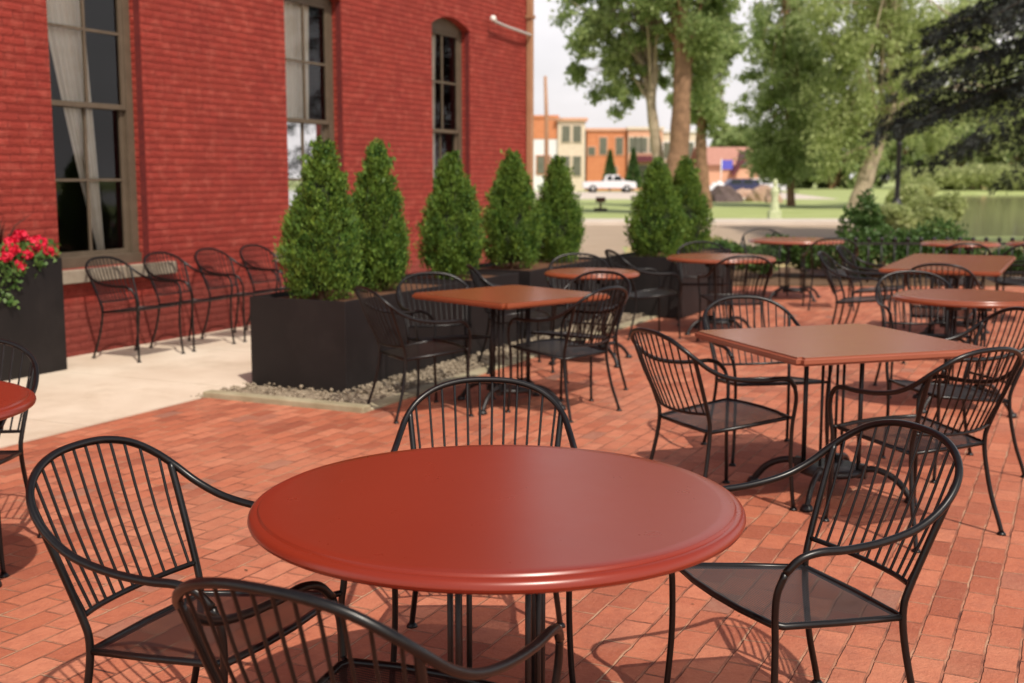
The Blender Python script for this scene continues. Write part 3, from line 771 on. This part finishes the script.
# lamp post
lpz=empty('lamp_post',(12.85,40,0)); tag(lpz,'slim black lamp post with a stout base standing behind the shrubs','lamp post')
MB().lathe([(0,0),(.30,0),(.30,.12),(.22,.2),(.22,.62),(.14,.75),(.10,.9),(0,.9)],16).build('base',M_cast,lpz)
MB().lathe([(.085,.88),(.075,2.6),(.10,2.64),(.10,2.7),(.05,2.75),(0,2.75)],14).build('post',M_cast,lpz)
MB().lathe([(.05,2.72),(.16,2.85),(.22,3.2),(.20,3.25),(.26,3.28),(.12,3.5),(.03,3.55),(.03,3.68),(0,3.7)],14).build('lantern',M_cast,lpz)

# ------------------------------------------------------------------ trees
def tree(name,label,blobs,trunk,leafm,barkm,n,size,seed,droop=0.,branches=(),aspect=.6,group='trees in the riverside park'):
    """blobs: list of (centre, (rx,ry,rz)); trunk: list of (point, radius)"""
    rng=np.random.default_rng(seed); base=Vector(trunk[0][0]); t=empty(name,tuple(base))
    b=np.array([list(c) for c,_ in blobs])-np.array(base); rr=np.array([r for _,r in blobs])
    vol=rr.prod(1)**.66; vol/=vol.sum(); 
    # sub-clumps inside each blob, leaves inside each sub-clump: gaps stay open
    ks=[]
    for i in range(len(b)):
        k=max(4,int(vol[i]*n/85)); d=rng.normal(0,1,(k,3)); d/=np.linalg.norm(d,axis=1)[:,None]
        ks.append(b[i]+d*rr[i]*(rng.uniform(0.25,1.05,(k,1))**.6))
    ks=np.concatenate(ks); idx=rng.integers(0,len(ks),n)
    cr=rng.uniform(.35,.95,len(ks))*np.median(rr)*.36
    d=rng.normal(0,.55,(n,3)); c=ks[idx]+d*cr[idx][:,None]*[1,1,.8+droop]
    V,F=leaves(c,d*.5+[0,0,-.5-droop],size,aspect,.8,rng); fast_mesh('crown',V,F,leafm,t)
    q=MB(); P=smooth_path([Vector(p)-base for p,_ in trunk],5); R0=[r for _,r in trunk]
    rs=[np.interp(i/(len(P)-1)*(len(R0)-1),range(len(R0)),R0) for i in range(len(P))]
    rs=[r*(1+.06*math.sin(i*1.7)) for i,r in enumerate(rs)]
    q.tube(P,rs,14)
    for i in range(min(60,len(ks))):     # limbs to clumps
        e=Vector(ks[rng.integers(0,len(ks))]); j=int(rng.uniform(.45,.98)*(len(P)-1)); s=P[j]
        if (e-s).length<.3: continue
        mid=s.lerp(e,.5)+Vector((0,0,(e-s).length*.10)); r=min(rs[j]*.35,.12)
        q.tube(smooth_path([s,mid,e],3),[r,r*.85,r*.7,r*.55,r*.42,r*.3,r*.15],6,cap=False)
    q.build('trunk',barkm,t)
    return tag(t,label,'tree',group)
def bl(px,py,Y,rpx,rpy=None,ry=None):
    k=Y/FPX; rpy=rpy or rpx; return (at(px,py,Y),(rpx*k,(ry or rpx*k),rpy*k))
def tr(*a): # (px,py,Y,rpx)
    return [(at(px,py,Y),r/FPX*Y) for px,py,Y,r in a]
def root(px,Y): return Vector(((px-512)/FPX*Y,Y,-.2))
tree('cottonwood_tree','left cottonwood with a slim pale leaning trunk, crown reaching towards the brick corner',
 [bl(630,20,51,46,40),bl(600,45,51,30,30),bl(590,10,52,30,32),bl(625,85,51,26,28),bl(575,70,52,14,12),bl(605,90,52,16,14),bl(630,-60,52,60,50),bl(590,-70,53,50,40),bl(640,-120,53,50,40),bl(645,50,53,30,45)],
 [(root(662,51),.45)]+tr((659,165,51,6),(655,135,51,5.2),(651,100,51,4.8),(654,70,51,4.2),(650,20,51,4),(640,-60,51,3)),M_cotton,M_bark2,36000,.20,21)
tree('cottonwood_tree','tallest cottonwood with the thick brown furrowed trunk',
 [bl(705,10,50,38,50),bl(700,-50,50,45,45),bl(660,-100,50,50,50),bl(670,-160,50,50,45),bl(705,70,52,22,40),bl(645,-20,49,40,30)],
 [(root(676,50),.75)]+tr((677,175,50,13.5),(679,150,50,10),(682,88,50,8.5),(682,44,50,8.2),(677,0,50,8),(672,-80,50,6),(680,-170,50,3)),M_cotton,M_bark,32000,.20,22)
tree('cottonwood_tree','narrower cottonwood just right of the thick trunk, light falling through its crown',
 [bl(716,40,62,24,46),bl(700,100,62,26,26),bl(715,-40,62,26,40),bl(710,-90,62,25,35),bl(690,60,63,20,60),bl(712,118,62,16,14)],
 [(root(703,62),.45)]+tr((702,170,62,6),(701,132,62,5),(704,90,62,4.5),(715,30,62,4),(722,-60,62,3)),M_pop,M_bark,28000,.21,23)
tree('poplar_tree','dense dark green tree with a thin straight trunk left of the leaning willow',
 [bl(785,160,67,38,24),bl(782,120,67,44,34),bl(780,75,67,40,36),bl(775,30,67,36,34),bl(785,-20,67,26,30),bl(785,-60,67,18,30),bl(815,110,67,24,40),bl(764,150,66,16,22),bl(800,60,67,34,40)],
 [(root(791,67),.35)]+tr((791,205,67,4.2),(790,150,67,3.8),(788,80,67,3),(785,0,67,2.5),(785,-110,67,1)),M_pop,M_bark,34000,.22,24)
tree('willow_tree','large pale green willow with a thick leaning trunk beside the pond',
 [bl(870,60,60,46,50),bl(840,20,60,40,44),bl(905,100,60,34,40),bl(860,120,60,34,30),bl(925,60,61,40,50),bl(875,-35,60,50,40),bl(835,100,61,28,44),bl(940,130,62,26,30),bl(955,30,66,34,36),bl(985,80,66,34,30),bl(1010,120,66,30,30),bl(985,20,68,30,30),bl(1020,60,70,24,30),bl(870,-80,60,40,40),bl(830,150,60,18,30),bl(900,20,60,40,40)],
 [(root(857,60),.75)]+tr((861,195,60,9),(870,165,60,7.5),(882,132,60,6.5),(891,100,60,6),(895,40,60,6),(885,-60,60,4)),M_will,M_bark2,60000,.23,25,droop=.6,aspect=.4)
# background belt of trees behind the cottage
for i,(px,py,Y,rx,ry,l) in enumerate([(755,150,165,30,20,'dark round tree behind the cottage roof'),(735,140,175,22,14,'small dark tree at the cottage roof ridge'),(830,150,175,50,40,'far tree filling the gap between the poplar and the willow'),(960,130,190,50,45,'far tree seen below the spruce boughs'),(1015,140,190,40,45,'far tree at the right edge beyond the pond'),(905,150,185,40,36,'far tree right of the leaning willow trunk'),(800,160,178,40,30,'far tree behind the poplar')]):
    tree('background_tree',l,[bl(px,py,Y,rx,ry),bl(px-rx*.5,py+8,Y,rx*.6,ry*.7),bl(px+rx*.5,py+6,Y,rx*.6,ry*.7)],[(root(px,Y),.5)]+tr((px,190,Y,2.2),(px,py,Y,1.8)),M_pop if i%2 else M_cotton,M_bark,9000,.9,60+i,group='trees beyond the park')

# spruce, trunk just outside the right edge
rng=np.random.default_rng(77); SP=Vector((13.4,25.5,0)); t=empty('spruce_tree',tuple(SP))
tag(t,'very dark spruce with drooping boughs reaching in from the right edge','tree','trees in the riverside park')
MB().tube([(0,0,-.2),(0,0,6),(0,0,13),(0,0,19)],[.38,.3,.18,.03],12).build('trunk',M_bark,t)
C=[];D=[];bq=[]; M_sprb=mottled('spruce_bark',(.03,.022,.018),(.06,.045,.035),6,.95,.5,.02)
for i in range(190):
    h=2.2+16.5*rng.uniform(0,1)**1.3; ang=rng.uniform(0,2*math.pi)
    if i<110: ang=rng.uniform(R(150),R(235)); h=3.3+9*rng.uniform(0,1)
    ln=(6.25*(1-(h-1)/19)+.4)*rng.uniform(.72,1.05); dr=-.20-.10*(h<6)
    d=Vector((math.cos(ang),math.sin(ang),0)); path=[]
    for k in range(9):
        f=k/8; path.append(Vector((0,0,h))+d*ln*f+Vector((0,0,ln*(.10*f+dr*f*f*1.3+.06*f**4))))
    if i<40: bq.append(path)
    side=Vector((-d.y,d.x,0))
    for k in range(26):
        f=.12+.88*(k+rng.uniform())/26; j=min(7,int(f*8)); p=path[j].lerp(path[j+1],f*8-j)
        sl=((1-f)*.30*ln+.25)*rng.uniform(.6,1.1)*(1 if k%2 else -1)
        G=12
        for g in range(G):
            gg=(g+.5)/G; pt=p+side*sl*gg+d*abs(sl)*.5*gg+Vector((0,0,-abs(sl)*.55*gg*gg))
            for e in range(3):
                C.append(pt+Vector(rng.normal(0,.05,3))-Vector((0,0,.10*rng.uniform()))); D.append(d*.5+side*np.sign(sl)*.4+Vector((0,0,-.5)))
V,F=leaves(np.array([tuple(x) for x in C]),np.array([tuple(x) for x in D]),.15,.20,.5,rng)
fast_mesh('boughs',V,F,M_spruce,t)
for path in bq: MB().tube(path,[.04*(1-f/9)+.005 for f in range(9)],5).build('branch',M_sprb,t)

# ------------------------------------------------------------------ town beyond the park
def boxbld(name,label,x0,x1,y0,depth,h,wallm,parapet,wins,winm,extra=None,roofm=None):
    t=empty(name,(x0,y0,0)); w=x1-x0
    MB().box(0,w,0,depth,-.2,h).build('wall',wallm,t)
    MB().box(-.15,w+.15,-.2,depth+.1,h,h+.35).build('cornice',parapet,t)
    for (cx_,cz,ww,hh) in wins:
        f=MB().box(cx_-ww/2-.12,cx_+ww/2+.12,-.10,.0,cz-hh/2-.12,cz+hh/2+.12).build('window',parapet,t)
        MB().box(cx_-ww/2,cx_+ww/2,-.13,-.101,cz-hh/2,cz+hh/2).build('pane',winm,f)
    return tag(t,label,'building','old storefront buildings across the park')
M_orange=mottled('orange_brick',(.52,.19,.085),(.60,.24,.11),2,.85,.1,.01)
M_cream=mottled('cream_stucco',(.62,.52,.40),(.70,.60,.47),2,.85,.1,.01)
M_whitew=mottled('white_wall_paint',(.68,.68,.70),(.78,.78,.78),2,.85,.1,.01)
M_peach=mottled('peach_stucco',(.62,.33,.21),(.68,.38,.25),2,.85,.1,.01)
M_wpane=mottled('street_window_pane',(.10,.11,.08),(.16,.16,.12),1,.3,0)
M_maroon=mottled('maroon_trim',(.10,.02,.03),(.14,.03,.04),3,.6,.1)
M_roofp=mottled('rosy_shingles',(.42,.20,.15),(.50,.26,.20),3,.9,.3,.02)
def X(px,Y): return (px-512)/FPX*Y
Y0=150
zz=lambda py,Y=Y0: at(512,py,Y).z
# corner building: white painted side with bare orange brick above, cream front
cb=boxbld('corner_building','two storey corner building, white side wall with orange brick top and cream front',X(505,Y0),X(557,Y0),Y0,18,zz(118),M_whitew,M_orange,[(X(543,Y0)-X(505,Y0),zz(165),1.6,2.2)],M_wpane)
MB().box(0,X(556.5,Y0)-X(505,Y0),-.06,0-.002,zz(139),zz(118)).build('brick_band',M_orange,cb)
w0=X(557.2,Y0)-X(505,Y0); w1=X(584,Y0)-X(505,Y0)
MB().box(w0,w1,-.4,17,-.2,zz(121)).build('front_wall',M_cream,cb)
MB().box(w0-.3,w1+.3,-.75,17,zz(121),zz(118)).build('front_cornice',M_peach,cb)
for px in (565,576):
    for py,hh in ((134,2.0),(166,2.4)):
        f=MB().box(X(px,Y0)-X(505,Y0)-.65,X(px,Y0)-X(505,Y0)+.65,-.5,-.402,zz(py)-hh/2-.1,zz(py)+hh/2+.1).build('window',M_cream,cb)
        MB().box(X(px,Y0)-X(505,Y0)-.5,X(px,Y0)-X(505,Y0)+.5,-.54,-.501,zz(py)-hh/2,zz(py)+hh/2).build('pane',M_wpane,f)
x0=X(586,Y0)
boxbld('brick_storefront','two storey orange brick building right of the white corner building',x0,X(625,Y0),Y0,16,zz(131),M_orange,M_peach,
  [(X(p,Y0)-x0,zz(146),.9,2.1) for p in (602,618)]+[(X(590.5,Y0)-x0,zz(151),.9,1.0),(X(612,Y0)-x0,zz(175),1.0,2.0)],M_wpane)
x0=X(626,Y0)
sf=boxbld('pink_storefront','pinkish storefront with a dark awning between the orange building and the tree trunks',x0,X(660,Y0),Y0-.6,16,zz(130),M_peach,M_cream,
  [(X(p,Y0)-x0,zz(145),.7,1.8) for p in (630,636,642,650)]+[(X(640,Y0)-x0,zz(175),3.2,2.4)],M_wpane)
MB().box(.5,3.9,-1.6,-.14,zz(162),zz(156)).build('awning',M_maroon,sf)
x0=X(662,Y0)
boxbld('cream_storefront','cream two storey building seen between the cottonwood trunks',x0,X(700,Y0),Y0+2,14,zz(132),M_cream,M_whitew,[(X(p,Y0)-x0,zz(150),.9,2.0) for p in (667,690)],M_wpane)
# cottage
Yc=128; cx0,cx1=X(702,Yc),X(752,Yc); ct=empty('cottage',(cx0,Yc,0)); tag(ct,'peach cottage with a rosy shingle roof and maroon edged front gable','house')
w=cx1-cx0; zr=zz(146,Yc); ze=zz(165,Yc)
MB().box(0,w,0,9,-.2,ze).build('wall',M_peach,ct)
q=MB(); q.bm.faces.new([q.bm.verts.new(p) for p in ((-.4,-.5,ze),(w+.4,-.5,ze),(w+.4,4.5,zr),(-.4,4.5,zr))]); q.bm.faces.new([q.bm.verts.new(p) for p in ((-.4,4.5,zr),(w+.4,4.5,zr),(w+.4,9.5,ze),(-.4,9.5,ze))]); q.build('roof',M_roofp,ct)
g0,g1=X(731,Yc)-cx0,X(753,Yc)-cx0; gm=(g0+g1)/2; zg=zz(153,Yc); zw=zz(171,Yc)
q=MB(); q.bm.faces.new([q.bm.verts.new(p) for p in ((g0,-2,-.2),(g1,-2,-.2),(g1,-2,zw),(gm,-2,zg),(g0,-2,zw))]); q.quad((g1,-2,-.2),(g1,0,-.2),(g1,0,zw),(g1,-2,zw)); q.quad((g0,-2,-.2),(g0,0,-.2),(g0,0,zw),(g0,-2,zw)); q.build('gable_wall',M_peach,ct)
q=MB()
for (a,b) in (((g0-.5,zw-.3),(gm,zg+.25)),((gm,zg+.25),(g1+.5,zw-.3))):
    q.quad((a[0],-2.4,a[1]),(b[0],-2.4,b[1]),(b[0],3.5,b[1]),(a[0],3.5,a[1])); q.quad((a[0],-2.42,a[1]-.45),(b[0],-2.42,b[1]-.45),(b[0],-2.42,b[1]),(a[0],-2.42,a[1]))
q.build('gable_roof',M_maroon,ct)
f=MB().box(gm-1.1,gm-.1,-2.1,-2.0,zz(168,Yc),zz(162,Yc)).build('window',M_maroon,ct)
MB().box(gm-1.0,gm-.2,-2.14,-2.101,zz(167.5,Yc),zz(162.5,Yc)).build('pane',M_wpane,f)
# far building beyond the pond
Yf=175; x0=X(950,Yf); fb=empty('long_building',(x0,Yf,0)); tag(fb,'long low building with a dark red roof beyond the pond','building')
MB().box(0,22,0,8,-.2,zz(174,Yf)).build('wall',M_peach,fb)
q=MB(); q.quad((-.5,-.8,zz(174,Yf)),(22.5,-.8,zz(174,Yf)),(22.5,4,zz(167,Yf)),(-.5,4,zz(167,Yf))); q.quad((-.5,4,zz(167,Yf)),(22.5,4,zz(167,Yf)),(22.5,8.8,zz(174,Yf)),(-.5,8.8,zz(174,Yf))); q.build('roof',M_maroon,fb)
# utility pole
Yp=120; up=empty('utility_pole',(X(546,Yp),Yp,0)); tag(up,'tall thin wooden utility pole above the white corner building','pole')
MB().tube([(0,0,-.3),(0,0,zz(120,Yp)),(-.15,0,zz(76,Yp))],[.24,.2,.15],8).build('post',M_pipe,up)
MB().box(-.1,1.6,-.08,.08,zz(120,Yp),zz(118,Yp)).build('crossarm',M_pipe,up)

# pickup (side view, cab to the right)
M_car=mat('white_car_paint',(.70,.70,.73),.25); bsdf(M_car).inputs['Coat Weight'].default_value=.5
M_tyre=mat('tyre_rubber',(.015,.014,.014),.8); M_rim=mat('steel_rim',(.45,.45,.45),.35,.8); M_autoglass=mat('dark_auto_glass',(.02,.025,.03),.05)
def vehicle(name,label,loc,rz,prof,Lw,paint,wheels,windows,scale=1,wr=.40,group='vehicles parked beyond the lawn',cat='truck'):
    t=empty(name,loc,rz); hw=Lw/2
    q=MB(); a=[q.bm.verts.new((x,-hw,z)) for x,z in prof]; b=[q.bm.verts.new((x,hw,z)) for x,z in prof]
    q.bm.faces.new(a); q.bm.faces.new(b[::-1])
    for i in range(len(prof)): j=(i+1)%len(prof); q.bm.faces.new((a[j],a[i],b[i],b[j]))
    bmesh.ops.recalc_face_normals(q.bm,faces=q.bm.faces)
    bmesh.ops.bevel(q.bm,geom=[e for e in q.bm.edges],offset=.05,segments=2,affect='EDGES')
    q.build('body',paint,t)
    for (x0,x1,z0,z1,sl) in windows:
        for s in (-1,1):
            y=s*(hw+.004); MB().quad((x0,y,z0),(x1,y,z0),(x1-sl,y,z1),(x0+sl,y,z1)).build('window',M_autoglass,t)
    for wx in wheels:
        for s in (-1,1):
            Mx=Matrix.Translation((wx,s*(hw-.08),wr))@Matrix.Rotation(R(90),4,'X')
            wl=MB().lathe([(wr*.55,-.11),(wr*.95,-.12),(wr,-.08),(wr,.08),(wr*.95,.12),(wr*.55,.11)],24,M=Mx).build('wheel',M_tyre,t)
            MB().lathe([(0,-.12),(wr*.25,-.13),(wr*.58,-.09),(wr*.58,.09),(wr*.25,.13),(0,.12)],16,M=Mx).build('rim',M_rim,wl)
            # dark arch
            MB().lathe([(wr*1.02,-.10),(wr*1.2,-.135),(wr*1.22,-.10)],24,M=Mx).build('wheel_arch',M_tyre,t)
    return tag(t,label,cat,group)
pk=[(-2.8,.45),(-2.85,1.15),(-.55,1.18),(-.35,1.85),(1.0,1.88),(1.55,1.25),(2.75,1.12),(2.85,.9),(2.85,.45)]
vehicle('pickup_truck','white pickup truck parked in front of the orange brick building',(X(608,128),128,.02),0,pk,1.95,M_car,(-1.75,1.85),[(-.25,.30,1.25,1.75,.05),(.36,1.35,1.25,1.75,.20)])
cr=[(-2.2,.3),(-2.25,.9),(-1.7,1.0),(-1.2,1.45),(.5,1.48),(1.2,1.0),(2.1,.88),(2.25,.6),(2.2,.3)]
M_blue=mat('dark_blue_car_paint',(.03,.035,.09),.3)
vehicle('parked_car','dark blue car parked before the cottage gable',(X(741,112),112,.02),R(5),cr,1.8,M_blue,(-1.35,1.35),[(-1.4,-.35,.98,1.38,.12),(-.28,.75,.98,1.38,.2)],wr=.32,cat='car')
vehicle('parked_car','white car parked right of the dark blue car under the tree',(X(760,118),118,.02),R(0),cr,1.8,M_car,(-1.35,1.35),[(-1.4,-.35,.98,1.38,.12),(-.28,.75,.98,1.38,.2)],wr=.32,cat='car')

M_rockd_=mottled('dark_footing',(.05,.05,.035),(.09,.08,.06),3,.9,.6,.05)
# park furniture: grill, boulders, banner, pale statue
gl_=empty('park_grill',(X(600,56),56,0)); tag(gl_,'small dark brown park grill on the lawn in front of the white pickup','grill')
M_rust=mottled('rusty_iron',(.07,.03,.02),(.12,.05,.035),6,.8,.2)
MB().box(-.22,.22,-.18,.18,.42,.66,bevel=.02).build('grill_box',M_rust,gl_)
MB().lathe([(.05,0),(.05,.42),(0,.42)],8).build('post',M_rust,gl_)
MB().box(-.30,.30,-.22,.22,0,.16,bevel=.03).build('base',M_rockd_,gl_)
M_rock=mottled('sandstone',(.38,.24,.17),(.52,.36,.27),3,.9,.6,.05)
M_rockd=mottled('dark_stone',(.09,.06,.06),(.15,.11,.10),3,.9,.6,.05)
def rock(px,Y,w,h,m,label,seed):
    rng=np.random.default_rng(seed); bm=bmesh.new(); bmesh.ops.create_icosphere(bm,subdivisions=3,radius=1)
    for v in bm.verts:
        n=v.co.copy(); k=1+.16*math.sin(n.x*3+seed)+.14*math.sin(n.y*4+n.z*3+seed*2)+.06*math.sin(n.x*9+n.z*7); v.co=Vector((n.x*w/2*k,n.y*w/2.4*k,n.z*h*k)); v.co.z=max(v.co.z,-.1)
    me=bpy.data.meshes.new('boulder'); bm.to_mesh(me); bm.free(); o=link('boulder',me,m,None,(X(px,Y),Y,0)); tag(o,label,'boulder','boulders on the park lawn')
rock(758,80,2.2,1.0,M_rock,'tan boulder under the left side of the poplar',1)
rock(772,76,1.3,.8,M_rock,'small tan boulder next to the poplar trunk',2)
rock(725,78,2.3,.95,M_rockd,'dark purplish boulder on the lawn below the cottage',3)
rock(745,95,1.9,.8,M_rock,'pale rounded boulder behind the dark purplish one',4)
rock(716,100,1.6,1.3,M_whitew,'whitish boulder in front of the cottage wall',5)
M_pale=mottled('lichen_green_stone',(.45,.50,.28),(.60,.62,.42),6,.9,.5,.01)
st=empty('garden_statue',(X(773,44.5),44.5,.0)); tag(st,'pale lichen green garden statue on a plinth at the edge of the lawn','statue')
MB().box(-.22,.22,-.22,.22,0,.35,bevel=.02).build('plinth',M_pale,st)
MB().lathe([(.17,.35),(.16,.55),(.11,.8),(.15,1.0),(.17,1.12),(.09,1.2),(.06,1.25),(.09,1.32),(.09,1.42),(.05,1.5),(0,1.52)],16).build('figure',M_pale,st)
bn=empty('banner_post',(X(719,105),105,0)); tag(bn,'small blue flag on a thin post before the cottage','flag')
MB().tube([(0,0,0),(0,0,3.2)],.05,6).build('post',M_white,bn)
M_bl=mat('blue_fabric',(.10,.10,.5),.8); MB().box(.05,1.0,-.02,.02,2.3,3.1).build('flag',M_bl,bn)
ob=empty('white_monument',(X(697,95),95,0)); tag(ob,'slender white monument just right of the third trunk','monument')
MB().lathe([(.55,0),(.55,.4),(.35,.5),(.30,1.6),(.2,2.2),(.22,2.3),(.12,2.8),(0,3.3)],10).build('shaft',M_white,ob)
# small conifers before the storefronts
def conifer(px,Y,h,r,label,seed):
    rng=np.random.default_rng(seed); t=empty('small_conifer',(X(px,Y),Y,0)); n=2500
    k=rng.uniform(0,1,n); th=rng.uniform(0,6.28,n); rr=r*(1-k)*rng.uniform(.5,1.1,n)+.05
    V,F=leaves(np.stack([rr*np.cos(th),rr*np.sin(th),.4+k*(h-.4)],1),np.stack([np.cos(th),np.sin(th),np.full(n,-.2)],1),.35,.4,.5,rng); fast_mesh('foliage',V,F,M_shrub,t)
    MB().tube([(0,0,-.1),(0,0,h*.8)],[.12,.03],6).build('trunk',M_bark,t); tag(t,label,'conifer','small conifers on the street')
conifer(609,140,4.8,1.0,'small conifer standing behind the bed of the white pickup',1)
conifer(632,140,5.0,1.1,'small conifer right of the white pickup',2)

# ------------------------------------------------------------------ light and sky
SUN_TO = Vector((.33,-.71,1.0)).normalized()
el = math.asin(SUN_TO.z); az = math.atan2(SUN_TO.x, SUN_TO.y)
ld = bpy.data.lights.new('sun','SUN'); ld.energy=5.0; ld.angle=R(.6); ld.color=(1,.915,.80)
lo = bpy.data.objects.new('sun',ld); COL.objects.link(lo); lo.rotation_euler = SUN_TO.to_track_quat('Z','Y').to_euler(); lo.location=(3,-8,12)
w = bpy.data.worlds.new('World'); S.world = w; w.use_nodes=True; nt=w.node_tree
bg=nt.nodes['Background']; sky=nt.nodes.new('ShaderNodeTexSky'); sky.sky_type='NISHITA'; sky.sun_disc=False
sky.sun_elevation=el; sky.sun_rotation=az; sky.dust_density=3; sky.air_density=1.0; sky.ozone_density=.6
tc=nt.nodes.new('ShaderNodeTexCoord'); mp=nt.nodes.new('ShaderNodeMapping'); mp.inputs['Scale'].default_value=(1,1,2.5)
ns=nt.nodes.new('ShaderNodeTexNoise'); ns.inputs['Scale'].default_value=2.2; ns.inputs['Detail'].default_value=7; ns.inputs['Roughness'].default_value=.55
cr_=nt.nodes.new('ShaderNodeValToRGB'); cr_.color_ramp.elements[0].position=.30; cr_.color_ramp.elements[0].color=(.55,.55,.55,1); cr_.color_ramp.elements[1].position=.62; cr_.color_ramp.elements[1].color=(.95,.95,.95,1)
mx=nt.nodes.new('ShaderNodeMix'); mx.data_type='RGBA'; mx.inputs[7].default_value=(14.0,13.2,13.3,1)
nt.links.new(tc.outputs['Generated'],mp.inputs['Vector']); nt.links.new(mp.outputs[0],ns.inputs['Vector']); nt.links.new(ns.outputs['Fac'],cr_.inputs['Fac'])
sp_=nt.nodes.new('ShaderNodeSeparateXYZ'); mr_=nt.nodes.new('ShaderNodeMapRange'); mu_=nt.nodes.new('ShaderNodeMath'); mu_.operation='MULTIPLY'
mr_.inputs[1].default_value=.30; mr_.inputs[2].default_value=.62; mr_.inputs[3].default_value=1; mr_.inputs[4].default_value=.08
nt.links.new(tc.outputs['Generated'],sp_.inputs[0]); nt.links.new(sp_.outputs['Z'],mr_.inputs[0]); nt.links.new(mr_.outputs[0],mu_.inputs[1]); nt.links.new(cr_.outputs['Color'],mu_.inputs[0])
nt.links.new(mu_.outputs[0],mx.inputs[0]); nt.links.new(sky.outputs[0],mx.inputs[6]); nt.links.new(mx.outputs[2],bg.inputs['Color']); bg.inputs['Strength'].default_value=.11

# ------------------------------------------------------------------ camera
cd=bpy.data.cameras.new('camera'); co=bpy.data.objects.new('camera',cd); COL.objects.link(co); S.camera=co
cd.sensor_width=36; cd.lens=36*FPX/1024; cd.clip_end=5000; cd.clip_start=.05
co.location=(0,0,CAM_H); co.rotation_euler=(R(90-PITCH),0,0)
cd.dof.use_dof=True; cd.dof.focus_distance=3.3; cd.dof.aperture_fstop=3.6
S.view_settings.view_transform='Standard'; S.view_settings.look='None'; S.view_settings.exposure=-.30; S.view_settings.gamma=1
S.render.resolution_x=1024; S.render.resolution_y=683
S.cycles.transparent_max_bounces=16
